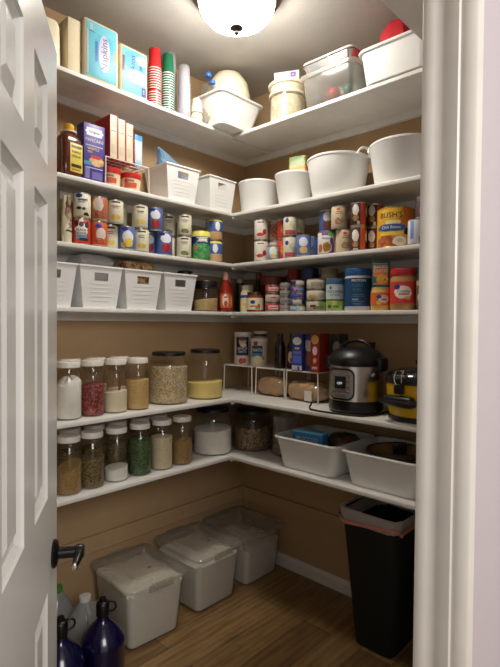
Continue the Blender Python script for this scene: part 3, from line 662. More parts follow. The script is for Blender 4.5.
tag(obj('snack_bag', lump_bm(.17, .16, .115, 4, .006), art('art_dark_bag', (54, 42, 36), [('food', .0, .06, .12, .05, (40, 34, 30), (110, 84, 50), 40), ('food', .02, .09, .05, .02, (120, 60, 44), (60, 60, 40), 60)], rough=.3), None, (-.200, -.865, z6 + .05), -.5), 'crinkled dark snack bag behind the blue box in the left bin', 'bag')
tag(obj('wrapped_bundle', lump_bm(.22, .10, .075, 6, .003), mat('dark_filling', (60, 46, 34), .6, var=.2), None, (-.235, -.705, z6 + .012), 0), 'dark wrapped bundle under the blue box in the left bin', 'bundle')
bw = thing('wooden_bowl', 'wide brown bowl with a dark rim in the bin under the yellow cooker', 'bowl', (-.235, -1.165, z6 + .075), 0)
bm = new(); lathe(bm, [(0, .0), (.06, .0), (.10, .02), (.128, .062), (.132, .066), (.126, .068), (.10, .03), (.0, .022)], 36, False, False); obj('bowl_body', bm, mat('brown_wood', (160, 122, 76), .5, var=.12, nscale=30), bw)
bm = new(); tube(bm, arc((0, 0, .066), .131, 0, 2 * PI * 35 / 36, 35, (1, 0, 0), (0, 1, 0)), .006, 6, True); obj('rim', bm, mat('dark_rim', (48, 36, 26), .4), bw)
tag(obj('wrapped_bundle', lump_bm(.19, .19, .055, 8, .003), mat('dark_filling', (60, 46, 34), .6), None, (-.235, -1.165, z6 + .011)), 'dark wrapped bundle beneath the brown bowl', 'bundle')
tag(obj('black_packet', box(new(), -.03, .03, -.012, .012, 0, .050, .004), BLK, None, (-.165, -1.135, z6 + .110), -1.0), 'small black packet standing in the brown bowl', 'packet')

# ------------------------------------------------------------------ fifth shelf, right: wire racks and what is on them
GR = 'white wire shelf racks on the fifth shelf'
def wire_rack(label, ya, yb, x0, x1, z, h, cross=9):
    t = thing('wire_rack', label, 'rack', ((x0 + x1) / 2, (ya + yb) / 2, z), 0, GR)
    w, d = abs(ya - yb) / 2, abs(x1 - x0) / 2; r = .0032
    bm = new(); tube(bm, [(-d, -w, h), (d, -w, h), (d, w, h), (-d, w, h)], r, 8, True)
    for i in range(1, cross): tube(bm, [(-d, -w + 2 * w * i / cross, h), (d, -w + 2 * w * i / cross, h)], .0018, 6)
    obj('rack_top', bm, WIREW, t)
    for sx in (-1, 1):
        for sy in (-1, 1):
            bm = new(); tube(bm, [(sx * d, sy * w, h), (sx * (d + .0), sy * (w + .002), h * .5), (sx * d, sy * (w + .004), .003)], r, 8); obj('leg', bm, WIREW, t)
wire_rack('white wire rack nearest the corner, holding the oat canisters', -.105, -.318, -.262, -.06, z5, .150)
wire_rack('middle white wire rack with a bread loaf beneath it', -.352, -.545, -.262, -.06, z5, .150)
wire_rack('white wire rack beside the pressure cooker, holding food boxes', -.562, -.755, -.262, -.06, z5, .150)
zr = z5 + .1535
def canister(label, x, y, z, r, h, artm, txt, lidm, group, turn=0):
    t = thing('oat_canister', label, 'canister', (x, y, z), face_door(x, y, turn), group)
    bm = new(); lathe(bm, [(r * .97, 0), (r, .002), (r, h - .012)], 36, True, True); obj('carton', bm, artm, t)
    bm = new(); lathe(bm, [(r * 1.02, h - .016), (r * 1.03, h - .014), (r * 1.03, h - .002), (r * .98, h), (r * .95, h - .003), (0, h - .003)], 36, False, False); obj('lid', bm, lidm, t)
    for items, m in txt: letters(items, m, t, r)
GO = 'oat canisters on the wire rack'
canister('tall oat canister with navy label and red heart, nearest the corner', -.198, -.187, zr, .0490, .184,
         art('art_oats_tall', (214, 204, 190), [('rect', -.002, .105, .038, .052, (28, 34, 70)), ('spot', -.002, .132, .022, .022, (206, 160, 136)), ('spot', -.002, .148, .024, .012, (90, 66, 60)), ('blob', .004, .112, .018, .012, (222, 214, 206)), ('spot', -.008, .022, .016, .016, (196, 84, 84)), ('spot', .008, .024, .012, .014, (196, 84, 84))], .049),
         [([('QUICK', .019, -.002, .092, 0, 0), ('OATS', .019, -.002, .074, 0, 0)], INKW)], WLID, GO)
canister('shorter oat canister with navy band, in front of the other canisters', -.202, -.316, zr, .0468, .152,
         art('art_oats_short', (206, 198, 184), [('rect', -.012, .085, .032, .028, (28, 50, 96)), ('rect', -.016, .062, .032, .010, (70, 130, 170)), ('spot', -.006, .036, .026, .022, (224, 206, 160)), ('rect', -.02, .128, .012, .014, (130, 50, 44)), ('spot', .026, .046, .008, .010, (196, 120, 90))], .0468),
         [([('OATS', .022, -.012, .088, 0, 0)], INKW)], WLID, GO)
canister('dark-topped canister standing behind the shorter oat canister', -.112, -.245, zr, .038, .19, art('art_dark_canister', (60, 52, 60), [('band', .13, .16, (190, 180, 170))], .038), [], WLID, GO)
def syrup(label, x, y, z, h, r, turn, artm):
    t = thing('syrup_bottle', label, 'bottle', (x, y, z), face_door(x, y, turn), 'dark bottles on the wire rack')
    bm = new(); lathe(bm, [(r * .9, 0), (r, .006), (r, h * .28), (r * .93, h * .36), (r, h * .44), (r * .96, h * .62), (r * .7, h * .76), (r * .48, h * .84), (r * .48, h * .9)], 28); obj('bottle_body', bm, mat('dark_syrup', (34, 16, 12), .15, spec=.6), t)
    bm = new(); lathe(bm, [(r * .55, h * .88), (r * .56, h), (0, h)], 20); obj('cap', bm, mat('dark_green_cap', (24, 58, 44), .4), t)
    if artm: bm = new(); lathe(bm, [(r * 1.01, h * .1), (r * 1.02, h * .1), (r * 1.02, h * .56), (r * 1.01, h * .56)], 28, False, False); obj('paper_label', bm, artm, t)
syrup('dark syrup bottle with a green cap left of the blue box', -.215, -.478, zr, .182, .030, 0, None)
syrup('dark bottle with a white and red label wedged beside the blue box', -.192, -.543, zr, .184, .028, -.3, art('art_syrup_label', (60, 26, 26), [('spot', .0, .06, .018, .03, (216, 196, 170)), ('spot', .004, .046, .010, .010, (190, 80, 50))], .0285))
def carton(label, x, y, z, w, d, h, rz, artm, name='food_box', cat='box', group=None, txt=(), bev=.0015):
    t = thing(name, label, cat, (x, y, z), rz, group)
    obj('carton', box(new(), -w / 2, w / 2, -d / 2, d / 2, 0, h, bev), artm, t)
    for items, m in txt: letters([(s, sz, px, pz, -d / 2, ro) for s, sz, px, pz, ro in items], m, t)
    return t
GX = 'upright food boxes on the wire rack'; RW = -PI / 2
a1 = art('art_blue_pudding', (42, 54, 138), [('spot', .0, .148, .026, .020, (220, 218, 206)), ('rect', 0, .112, .014, .005, (180, 190, 90)), ('rect', .0, .09, .024, .008, (110, 110, 170)), ('rect', 0, .056, .026, .02, (80, 110, 200)), ('rect', .0, .014, .03, .012, (206, 206, 212)), ('rect', .01, .012, .006, .01, (90, 90, 100))])
carton('deep blue food box with a pale oval, at the front left of the rack boxes', -.225, -.628, zr, .064, .085, .183, RW + .06, a1, group=GX)
a2 = art('art_blue_cookie', (42, 46, 86), [('spot', .0, .13, .02, .036, (190, 184, 184)), ('blob', .0, .065, .016, .036, (120, 74, 44)), ('spot', .004, .16, .018, .008, (50, 60, 130))])
carton('dark blue box with a brown cookie picture, between the blue and red boxes', -.205, -.686, zr, .045, .085, .186, RW + .04, a2, group=GX)
a3 = art('art_red_box', (142, 38, 28), [('spot', .0, .158, .022, .022, (206, 170, 80)), ('spot', 0, .104, .014, .022, (214, 200, 192)), ('blob', .0, .056, .010, .014, (220, 170, 130)), ('rect', 0, .02, .02, .010, (190, 80, 60))])
carton('red food box with a yellow emblem beside the dark green box', -.222, -.739, zr, .053, .09, .187, RW, a3, group=GX, txt=[([('MIX', .016, 0, .02, 0)], INKW)])
a4 = art('art_dark_green_box', (30, 52, 46), [('spot', .01, .12, .02, .03, (150, 140, 130)), ('food', .005, .06, .024, .03, (110, 50, 40), (60, 70, 50), 60)])
carton('dark green box at the right end of the rack, next to the pressure cooker', -.14, -.795, zr, .05, .10, .187, RW + .12, a4, group=GX)
# bread
def bread(label, x, y, z, L, w, h, seed, artm, tagx=None):
    t = thing('bread_loaf', label, 'bread', (x, y, z), PI / 2 * 0)
    r = random.Random(seed); bm = new(); R = []; n = 18; rows = 13
    for k in range(rows):
        f = k / (rows - 1); q = max(.25, (1 - abs(2 * f - 1) ** 4) ** .5)
        R.append([(w / 2 * q * math.copysign(abs(math.cos(2 * PI * i / n)) ** .7, math.cos(2 * PI * i / n)) + r.uniform(-.004, .004), (f - .5) * L, h / 2 + h / 2 * q * math.copysign(abs(math.sin(2 * PI * i / n)) ** .7, math.sin(2 * PI * i / n)) + r.uniform(-.003, .003)) for i in range(n)])
    loft(bm, R); obj('loaf', bm, artm, t)
    bm = new(); R2 = []
    for k in range(rows):
        f = k / (rows - 1); q = max(.22, (1 - abs(2 * f - 1) ** 4) ** .5)
        R2.append([(w / 2 * q * math.cos(2 * PI * i / n) * 1.12 + r.uniform(-.005, .005), (f - .5) * L * 1.04, h / 2 + h / 2 * q * math.sin(2 * PI * i / n) * 1.1 + r.uniform(-.002, .004)) for i in range(n)])
    loft(bm, R2); obj('bag', bm, BAG, t)
    if tagx is not None:
        bm = new(); box(bm, -w / 2 * 1.12 - .003, -w / 2 * 1.12 - .001, tagx - .022, tagx + .022, .01, .06); obj('price_tag', bm, mat('paper_tag', (222, 216, 206), .6), t)
CRUST = mat('bread_crust', (204, 156, 100), .65, var=.2, nscale=22, bump=.3)
bread('bagged brown loaf under the middle wire rack', -.185, -.420, z5, .205, .12, .098, 1, CRUST)
bread('bagged long loaf with a white tag under the racks by the pressure cooker', -.200, -.655, z5, .235, .125, .096, 2, mat('bread_crust_soft', (212, 170, 118), .6, var=.2, nscale=26, bump=.3), -.05)

# ------------------------------------------------------------------ pressure cooker
px, py = -.285, -.980
pc = thing('pressure_cooker', 'steel electric pressure cooker with black lid and control panel', 'pressure cooker', (px, py, z5), RW)
bm = new(); lathe(bm, [(.112, .052), (.119, .056), (.119, .205), (.117, .21)], 56, True, True); obj('steel_body', bm, STEEL, pc)
bm = new(); lathe(bm, [(.095, 0), (.108, .002), (.119, .012), (.1205, .020), (.1205, .052), (.112, .056)], 56); obj('base', bm, BLK, pc)
bm = new(); lathe(bm, [(.117, .205), (.123, .208), (.125, .214), (.125, .235), (.121, .243), (.112, .256), (.096, .272), (.070, .283), (.035, .288), (0, .289)], 56); ld = obj('lid', bm, BLK, pc)
bm = new(); tube(bm, [(-.072, 0, .276), (-.062, 0, .298), (-.035, 0, .312), (0, 0, .317), (.035, 0, .312), (.062, 0, .298), (.072, 0, .276)], [.010, .009, .009, .009, .009, .009, .010], 10); obj('lid_handle', bm, BLK, ld)
bm = new(); lathe(bm, [(.012, .27), (.012, .298), (.016, .30), (.016, .308), (0, .31)], 16, cx=.05, cy=.05); obj('steam_valve', bm, BLK, ld)
for s in (-1, 1):
    bm = new(); box(bm, s * .126 - .016, s * .126 + .016, -.035, .035, .185, .245, .010); obj('side_handle', bm, BLK, pc)
def curved_panel(w, z0, z1, R, off, n=14, rc=.012):
    bm = new(); pts = rrect(w, z1 - z0, rc, 0, 5); zc = (z0 + z1) / 2
    fr = ring(bm, [((R + off) * math.sin(x / R), -(R + off) * math.cos(x / R), zc + y) for x, y, _ in pts])
    bk = ring(bm, [((R - .001) * math.sin(x / R), -(R - .001) * math.cos(x / R), zc + y) for x, y, _ in pts])
    bridge(bm, bk, fr)
    c = [bm.verts.new(((R + off) * math.sin(x / R), -(R + off) * math.cos(x / R), zc)) for x in (-w * .25, 0, w * .25)]
    # strip fill in columns so the face follows the curve
    cols = sorted(fr, key=lambda v: v.co.x)
    bmesh.ops.delete(bm, geom=c, context='VERTS')
    bm.faces.new(fr); bmesh.ops.triangulate(bm, faces=[f for f in bm.faces if len(f.verts) > 4])
    return bm
PZ = math.radians(4)
pn = obj('control_panel', curved_panel(.118, .062, .198, .119, .010, rc=.03), BLK, pc, smooth=False)
obj('panel_face', curved_panel(.106, .070, .190, .119, .0125, rc=.026), mat('panel_silver', (150, 146, 140), .4, metal=.5), pn, smooth=False)
obj('display', curved_panel(.048, .112, .164, .119, .0150, rc=.004), mat('display_black', (8, 9, 12), .5), pn, smooth=False)
k = NT('display_digits'); k.b.inputs['Emission Color'].default_value = (.7, .85, 1, 1); k.b.inputs['Emission Strength'].default_value = .35
letters([('OFF', .015, 0, .134, 0, 0)], k.m, pn, .1345)
bm = new()
for s in (-1, 1):
    for i in range(4):
        a = s * .038 / .132; box(bm, -.007, .007, -.1335, -.130, .092 + i * .024, .104 + i * .024, .002, 1, Matrix.Rotation(a, 4, 'Z'))
for i in range(3): box(bm, -.006, .006, -.1335, -.130, .082, .092, .002, 1, Matrix.Rotation((i - 1) * .018 / .132, 4, 'Z'))
obj('button', bm, mat('button_grey', (120, 118, 114), .5), pn)
bm = new(); tube(bm, [(-.40, -.822, z5 + .03), (-.408, -.815, z5 + .012), (-.424, -.83, z5 + .005), (-.434, -.88, z5 + .005), (-.434, -.95, z5 + .005), (-.428, -1.02, z5 + .005), (-.405, -1.08, z5 + .005), (-.36, -1.112, z5 + .006), (-.28, -1.112, z5 + .005), (-.12, -1.10, z5 + .005), (-.06, -1.10, z5 + .005)], .0042, 8)
tag(obj('power_cord', bm, BLK), 'black power cord looping along the shelf edge in front of the pressure cooker', 'cord')
# ------------------------------------------------------------------ yellow slow cooker
sx, sy = -.268, -1.272
sc = thing('slow_cooker', 'yellow slow cooker with black handle and clip-down lid', 'slow cooker', (sx, sy, z5), RW - .17)
YEL = mat('yellow_enamel', (216, 172, 18), .25, var=.04, nscale=6)
bm = new(); lathe(bm, [(.108, .016), (.116, .022), (.124, .06), (.128, .13), (.128, .152)], 56, sx=1.08); obj('body', bm, YEL, sc)
bm = new(); lathe(bm, [(.085, 0), (.112, 0), (.120, .006), (.120, .020), (.112, .024)], 48, sx=1.08); obj('base', bm, BLK, sc)
bm = new(); lathe(bm, [(.128, .150), (.133, .153), (.134, .166), (.128, .170), (.118, .170)], 56, sx=1.08); obj('crock_rim', bm, BLK, sc)
bm = new(); lathe(bm, [(.131, .171), (.130, .178), (.112, .196), (.075, .209), (.03, .214), (0, .215)], 56, sx=1.08); ld = obj('lid', bm, mat('smoked_glass_lid', (28, 28, 28), .08, spec=.8), sc)
bm = new(); lathe(bm, [(.016, .213), (.013, .222), (.020, .230), (.021, .243), (.012, .250), (0, .251)], 20); obj('lid_knob', bm, BLK, ld)
bm = new(); tube(bm, [(-.017, -.140, .205), (-.017, -.152, .180), (-.016, -.150, .162), (-.008, -.148, .150), (.008, -.148, .150), (.016, -.150, .162), (.017, -.152, .180), (.017, -.140, .205)], .0026, 8)
tube(bm, [(-.017, -.140, .205), (-.010, -.118, .204), (.010, -.118, .204), (.017, -.140, .205)], .0026, 8)
lt = obj('latch', bm, mat('chrome', (206, 204, 200), .12, metal=1), sc)
bm = new(); box(bm, -.017, .017, -.157, -.128, .115, .152, .005); obj('latch_base', bm, BLK, lt)
bm = new(); box(bm, -.066, .066, -.160, -.120, .062, .108, .016, 3); box(bm, -.085, -.045, -.165, -.11, .074, .094, .008); box(bm, .045, .085, -.165, -.11, .074, .094, .008)
tube(bm, [(-.085, -.155, .084), (-.05, -.175, .084), (0, -.181, .084), (.05, -.175, .084), (.085, -.155, .084)], .010, 8); obj('carry_handle', bm, BLK, sc)
# ------------------------------------------------------------------ fourth shelf
z4 = T[4]
_bk = {}
def basket_mesh(w, d, h, wb, db, zc):
    """tapered rectangular basket: four thin walls, hand slots front and back, rolled rim, moulded ribs"""
    key = (w, d, h, wb, db)
    if key in _bk: return _bk[key]
    bm = new(); t = .0035; zh = h - .006
    hw = lambda z: (wb + (w - .010 - wb) * z / zh) / 2
    hd = lambda z: (db + (d - .010 - db) * z / zh) / 2
    def wall(P, slot):
        xs = [-1, -.34, .34, 1] if slot else [-1, 1]; zs = [0, zc - .017, zc + .017, zh] if slot else [0, zh]
        vo = {}; vi = {}
        for i_, a_ in enumerate(xs):
            for j_, z_ in enumerate(zs):
                vo[i_, j_] = bm.verts.new(P(a_, z_, 0)); vi[i_, j_] = bm.verts.new(P(a_, z_, t))
        nx, nz = len(xs) - 1, len(zs) - 1; holes = {(1, 1)} if slot else set()
        for i_ in range(nx):
            for j_ in range(nz):
                if (i_, j_) in holes:
                    q = [(i_, j_), (i_ + 1, j_), (i_ + 1, j_ + 1), (i_, j_ + 1)]
                    for m_ in range(4):
                        p0, p1 = q[m_], q[(m_ + 1) % 4]; bm.faces.new((vo[p0], vo[p1], vi[p1], vi[p0]))
                else:
                    for V in (vo, vi): bm.faces.new((V[i_, j_], V[i_ + 1, j_], V[i_ + 1, j_ + 1], V[i_, j_ + 1]))
        per = [(i_, 0) for i_ in range(nx)] + [(nx, j_) for j_ in range(nz)] + [(i_, nz) for i_ in range(nx, 0, -1)] + [(0, j_) for j_ in range(nz, 0, -1)]
        for m_ in range(len(per)):
            p0, p1 = per[m_], per[(m_ + 1) % len(per)]; bm.faces.new((vo[p0], vo[p1], vi[p1], vi[p0]))
    wall(lambda a_, z_, o_: (a_ * hw(z_), -hd(z_) + o_, z_), True); wall(lambda a_, z_, o_: (a_ * hw(z_), hd(z_) - o_, z_), True)
    wall(lambda a_, z_, o_: (-hw(z_) + o_, a_ * (hd(z_) - t), z_), False); wall(lambda a_, z_, o_: (hw(z_) - o_, a_ * (hd(z_) - t), z_), False)
    box(bm, -wb / 2 + .002, wb / 2 - .002, -db / 2 + .002, db / 2 - .002, 0, .004)
    W, D = w / 2, d / 2                       # rim frame
    for x0, x1, y0, y1 in ((-W, W, -D, -D + .010), (-W, W, D - .010, D), (-W, -W + .010, -D + .0098, D - .0098), (W - .010, W, -D + .0098, D - .0098)):
        box(bm, x0, x1, y0, y1, h - .009, h, .0025, 2)
    for i_ in range(5):
        z_ = h * (.18 + .1 * i_); box(bm, -hw(z_) * .55, hw(z_) * .55, -hd(z_) - .0014, -hd(z_) + .0015, z_ - .0012, z_ + .0012)
    me2 = finish(bm, 'handle_basket', True, 35); _bk[key] = me2; return me2
def bulge_bm(h, seed, amp=.006, wt=.176):
    r = random.Random(seed); bm = new(); R = []
    for z_, w_, d_ in ((0, .10, .10), (.02, .128, .128), (.10, .145, .14), (.17, wt - .012, .15), (.19, wt, .15), (.205, wt * .96, .13), (h - .006, wt * .8, .09), (h, wt * .45, .04)):
        R.append([(x + r.uniform(-amp, amp) * (.4 if z_ < .18 else 1), y + r.uniform(-amp, amp) * (.4 if z_ < .18 else 1), z + (r.uniform(-amp, amp) * .5 if z_ > .18 else 0)) for x, y, z in rrect(w_, d_, .03, z_, 5)])
    return loft(bm, R)
def basket(label, x, y, z, grp, w=.212, d=.205, h=.182, wb=.158, db=.165, rz=0):
    me = basket_mesh(w, d, h, wb, db, h * .74); o = link('handle_basket', me, WPL, None, (x, y, z), rz)
    return tag(o, label, 'basket', grp)
GK4 = 'white slotted baskets on the fourth shelf'
basket('white slotted basket at the left end of the fourth shelf, cut off by the door', -1.321, -.118, z4, GK4)
basket('white slotted basket with a clear plastic bag bulging out of its top', -1.106, -.118, z4, GK4)
basket('white slotted basket with a tan net bag showing at the top, fourth shelf', -.891, -.118, z4, GK4)
basket('white slotted basket beside the black-lidded jar on the fourth shelf', -.672, -.118, z4, GK4)
mat_bag = glassy('hazy_bag', (244, 244, 244), haze=.85, haze_col=(222, 222, 220), fmin=.08, fmax=.5, rough=.15)
tag(obj('plastic_bag', bulge_bm(.224, 31, .004, .170), mat_bag, None, (-1.106, -.118, z4 + .014)), 'clear crinkled plastic bag spilling over the second basket on the fourth shelf', 'bag')
tag(obj('net_bag', bulge_bm(.220, 32), grains('tan_net', (150, 118, 76), (196, 168, 122), 70, .7, (110, 70, 44)), None, (-.888, -.115, z4 + .012)), 'tan and brown net bag heaped in the third basket on the fourth shelf', 'bag')
tag(obj('dark_pack', lump_bm(.14, .12, .12, 33, .006), mat('dark_grey_pack', (74, 66, 62), .6), None, (-.672, -.118, z4 + .012)), 'dark pack lying low in the fourth basket on the fourth shelf', 'pack')
t = thing('canister', 'dark lidded canister with a white knob, behind the black-lidded jar', 'canister', (-.516, -.058, z4), 0)
bm = new(); lathe(bm, [(.040, 0), (.042, .005), (.042, .19)], 32); obj('body', bm, mat('dark_canister', (52, 42, 38), .4), t)
bm = new(); lathe(bm, [(.044, .19), (.044, .212), (.036, .218), (0, .218)], 32); obj('lid', bm, BLK, t)
bm = new(); lathe(bm, [(.010, .040), (.010, .050), (0, .052)], 12); bmesh.ops.transform(bm, matrix=Matrix.Translation((.012, 0, .196)) @ Matrix.Rotation(PI / 2, 4, 'X'), verts=bm.verts)
kb = obj('knob', bm, WLID, t)
r = .066
profile_jar('clear jar with black lid and pale sand-coloured grain, right of the last basket', 'jar', 'plain_jar', -.452, -.152, z4, [(0, .003), (r * .95, 0), (r, .008), (r, .112), (r * .95, .122), (r * .9, .126), (r * .9, .13)], GLASS, [(r * .93, .122), (r * .96, .124), (r * .96, .158), (r * .92, .162), (0, .162)], BLK)
fill('sand_grain', 'pale sand-coloured grain half filling the black-lidded jar on the fourth shelf', -.452, -.152, z4, r - .003, .066, grains('sand_grain', (196, 164, 112), (214, 186, 136), 330), 'grain', .004, .008, 40)
def sauce(label, x, y, r, h, artm, capm, bodym, turn=0):
    t = thing('sauce_bottle', label, 'bottle', (x, y, z4), face_door(x, y, turn), 'red sauce bottles')
    bm = new(); lathe(bm, [(r * .9, 0), (r, .006), (r, h * .48), (r * .92, h * .58), (r * .62, h * .72), (r * .5, h * .80), (r * .5, h * .84)], 28); obj('bottle_body', bm, bodym, t)
    bm = new(); lathe(bm, [(r * .52, h * .80), (r * .55, h * .81), (r * .52, h * .985), (r * .42, h), (0, h)], 20); obj('cap', bm, capm, t)
    bm = new(); lathe(bm, [(r * 1.01, h * .10), (r * 1.02, h * .10), (r * 1.02, h * .46), (r * 1.01, h * .46)], 28, False, False); obj('paper_label', bm, artm, t)
RSA = mat('red_sauce', (150, 44, 26), .15); PCAP = mat('pink_cap', (214, 160, 152), .4)
sauce('red sauce bottle with a tall pink cap and white and orange label', -.343, -.190, .0300, .218, art('art_sauce', (206, 96, 50), [('spot', .002, .062, .018, .034, (232, 218, 200)), ('rect', -.022, .06, .006, .03, (226, 130, 60)), ('blob', .004, .046, .010, .016, (190, 60, 40)), ('rect', .004, .08, .010, .004, (170, 50, 40))], .0305), PCAP, RSA)
sauce('red sauce bottle half hidden behind the pink-capped one', -.292, -.160, .0275, .208, art('art_sauce2', (170, 60, 36), [('spot', .014, .06, .010, .03, (214, 180, 120))], .028), mat('rose_cap', (196, 120, 116), .4), mat('red_sauce_deep', (120, 34, 22), .2))
t = thing('spice_bottle', 'small dark bottle with a pale cap at the back by the corner', 'bottle', (-.150, -.113, z4), 0)
bm = new(); lathe(bm, [(.022, 0), (.023, .17), (.014, .18)], 20); obj('bottle_body', bm, mat('dark_bottle', (40, 32, 30), .3), t)
bm = new(); lathe(bm, [(.020, .172), (.021, .196), (0, .197)], 20); obj('cap', bm, mat('pale_green_cap', (176, 186, 160), .4), t)
t = thing('tall_bottle', 'tall bottle with an orange brown cap at the back of the corner', 'bottle', (-.085, -.200, z4), 0)
bm = new(); lathe(bm, [(.024, 0), (.026, .006), (.026, .13), (.013, .17), (.013, .20)], 20); obj('bottle_body', bm, mat('dark_bottle', (40, 32, 30), .3), t)
bm = new(); lathe(bm, [(.015, .195), (.015, .238), (0, .239)], 20); obj('cap', bm, mat('orange_cap', (150, 84, 44), .4), t)
def labelled_jar(name, label, cat, x, y, prof, bodym, lidp, lidm, lab, artm, R, turn=0, z=z4, grp=None, txt=None):
    t = thing(name, label, cat, (x, y, z), face_door(x, y, turn), grp)
    bm = new(); lathe(bm, prof, 36); obj('jar_body', bm, bodym, t)
    bm = new(); lathe(bm, lidp, 36); obj('lid', bm, lidm, t)
    if lab: bm = new(); lathe(bm, [(R, lab[0]), (R + .0006, lab[0]), (R + .0006, lab[1]), (R, lab[1])], 36, False, False); obj('paper_label', bm, artm, t)
    for items, m in (txt or []): letters(items, m, t, R)
    return t
MAYO = mat('mayo', (230, 220, 184), .3)
labelled_jar('food_jar', 'mayonnaise-like cream jar with blue lid ring, behind the salsa jar', 'jar', -.238, -.256, [(.034, 0), (.037, .006), (.037, .1), (.030, .122), (.029, .126)], MAYO, [(.031, .122), (.032, .124), (.032, .148), (0, .15)], mat('pale_lid', (206, 206, 196), .4), (.02, .094),
             art('art_mayo', (226, 214, 160), [('band', .078, .1, (50, 70, 150)), ('rect', .014, .054, .012, .012, (60, 80, 150)), ('food', -.004, .04, .02, .012, (230, 200, 90), (206, 170, 60))], .0375), .0372)
labelled_jar('food_jar', 'salsa jar with white label, blue dot and dark gold lid', 'jar', -.270, -.345, [(.042, 0), (.045, .006), (.045, .078), (.040, .09), (.038, .094)], mat('salsa', (130, 60, 36), .2), [(.041, .09), (.042, .091), (.042, .106), (0, .108)], mat('dark_gold_lid', (92, 76, 40), .3, metal=.7), (.012, .074),
             art('art_salsa', (226, 220, 186), [('spot', -.012, .052, .014, .010, (64, 56, 130)), ('rect', -.006, .030, .02, .004, (200, 60, 50)), ('blob', .022, .03, .008, .014, (206, 70, 40)), ('blob', .012, .02, .012, .006, (110, 150, 70))], .0457), .0454)
def tin(label, x, y, z, r, h, artm, grp, turn=0, metal=TIN): can(label, x, y, z, r, h, artm, grp, turn, metal, 'small_tin', 'tin')
GS = 'small tins stacked in threes behind the salsa jar'
a_rw = art('art_red_white_tin', (178, 56, 60), [('rect', .004, .022, .024, .010, (218, 200, 196)), ('food', -.02, .022, .010, .012, (190, 60, 66), (226, 200, 196), 160), ('rect', .004, .022, .018, .003, (190, 60, 60))], .041)
a_cr = art('art_cream_red_tin', (206, 190, 176), [('food', .0, .022, .03, .012, (190, 110, 110), (216, 200, 186), 160), ('rect', .0, .026, .016, .003, (120, 90, 86))], .041)
for i, (a, l) in enumerate(((a_rw, 'bottom'), (a_cr, 'middle, cream'), (a_rw, 'top'))):
    tin(f'small red and white tin, {l} one of the stack right of the salsa jar', -.270, -.474, z4 + .0465 * i, .041, .0455, a, GS)
GT4 = 'flat tins in the grey-sided stack'
for i, l in enumerate(('bottom', 'second', 'third', 'top')):
    tin(f'narrow grey tin, {l} of the thin stack left of the blue tins', -.275, -.5615, z4 + .0368 * i, .0305, .036, art('art_grey_tin', (150, 146, 142), [('band', .014, .02, (110, 106, 104))], .03), GT4)
GB4 = 'blue and white flat tins stacked five high'
ba = [art('art_tuna_cyan', (150, 196, 212), [('food', -.01, .016, .016, .009, (96, 170, 206), (226, 226, 224)), ('rect', .022, .016, .012, .010, (206, 206, 200))], .0375),
      art('art_tuna_white', (206, 204, 198), [('rect', .032, .016, .012, .02, (44, 40, 100)), ('rect', -.04, .016, .012, .02, (60, 80, 160))], .0375),
      art('art_tuna_royal', (48, 66, 166), [('spot', .012, .016, .012, .010, (130, 80, 150)), ('spot', -.014, .016, .014, .010, (60, 90, 206))], .0375),
      art('art_tuna_violet', (56, 64, 150), [('blob', -.016, .018, .012, .010, (190, 130, 180)), ('rect', .014, .014, .016, .006, (140, 160, 200))], .0375),
      art('art_tuna_navy', (44, 44, 110), [('rect', .012, .016, .024, .012, (206, 206, 204))], .0375)]
for i, l in enumerate(('cyan and white, bottom', 'white, second', 'royal blue, third', 'violet blue, fourth', 'navy and white, top')):
    tin(f'flat {l} tin of the five-high stack', -.278, -.642, z4 + .0308 * i, .0375, .030, ba[i], GB4)
GC4 = 'cream flat tins stacked three high'
ca = [art('art_cream_green', (206, 196, 166), [('food', .016, .014, .03, .012, (150, 130, 70), (96, 130, 70), 140), ('spot', .024, .036, .016, .010, (130, 160, 110)), ('rect', -.016, .024, .014, .006, (90, 70, 56))], .0465),
      art('art_cream_nuts', (216, 204, 180), [('food', -.016, .016, .022, .010, (196, 150, 90), (214, 200, 140), 160), ('rect', .026, .026, .012, .012, (190, 180, 164))], .0465),
      art('art_cream_plain', (206, 196, 176), [('rect', .0, .026, .028, .010, (176, 164, 144)), ('band', 0, .006, (190, 178, 156))], .0465)]
for i, l in enumerate(('leafy, bottom', 'nut-patterned, middle', 'plain, top')):
    tin(f'cream {l} tin of the wide three-high stack', -.272, -.748, z4 + .0515 * i, .0465, .0505, ca[i], GC4)
labelled_jar('powder_tub', 'pale blue tub with blue lid and lime base, left of the big navy tub', 'tub', -.276, -.858, [(.040, 0), (.042, .006), (.042, .122), (.041, .124)], mat('pale_tub', (190, 206, 210), .4), [(.0425, .122), (.043, .124), (.043, .146), (.041, .148), (0, .148)], mat('blue_lid', (70, 110, 150), .4), (.004, .120),
             art('art_collagen', (190, 208, 210), [('band', 0, .046, (150, 186, 90)), ('food', .0, .03, .05, .016, (140, 180, 70), (196, 216, 120), 80), ('band', .046, .054, (110, 106, 84)), ('rect', -.028, .02, .010, .008, (70, 100, 60)), ('rect', .006, .02, .014, .005, (90, 130, 60)), ('spot', -.022, .106, .006, .008, (96, 100, 110))], .0426), .0424, grp='lidded powder tubs on the fourth shelf',
             txt=[([('COLLAGEN', .0165, 0, .088, 0, 0)], INKB), ([('PEPTIDES', .011, 0, .072, 0, 0)], INKG)])
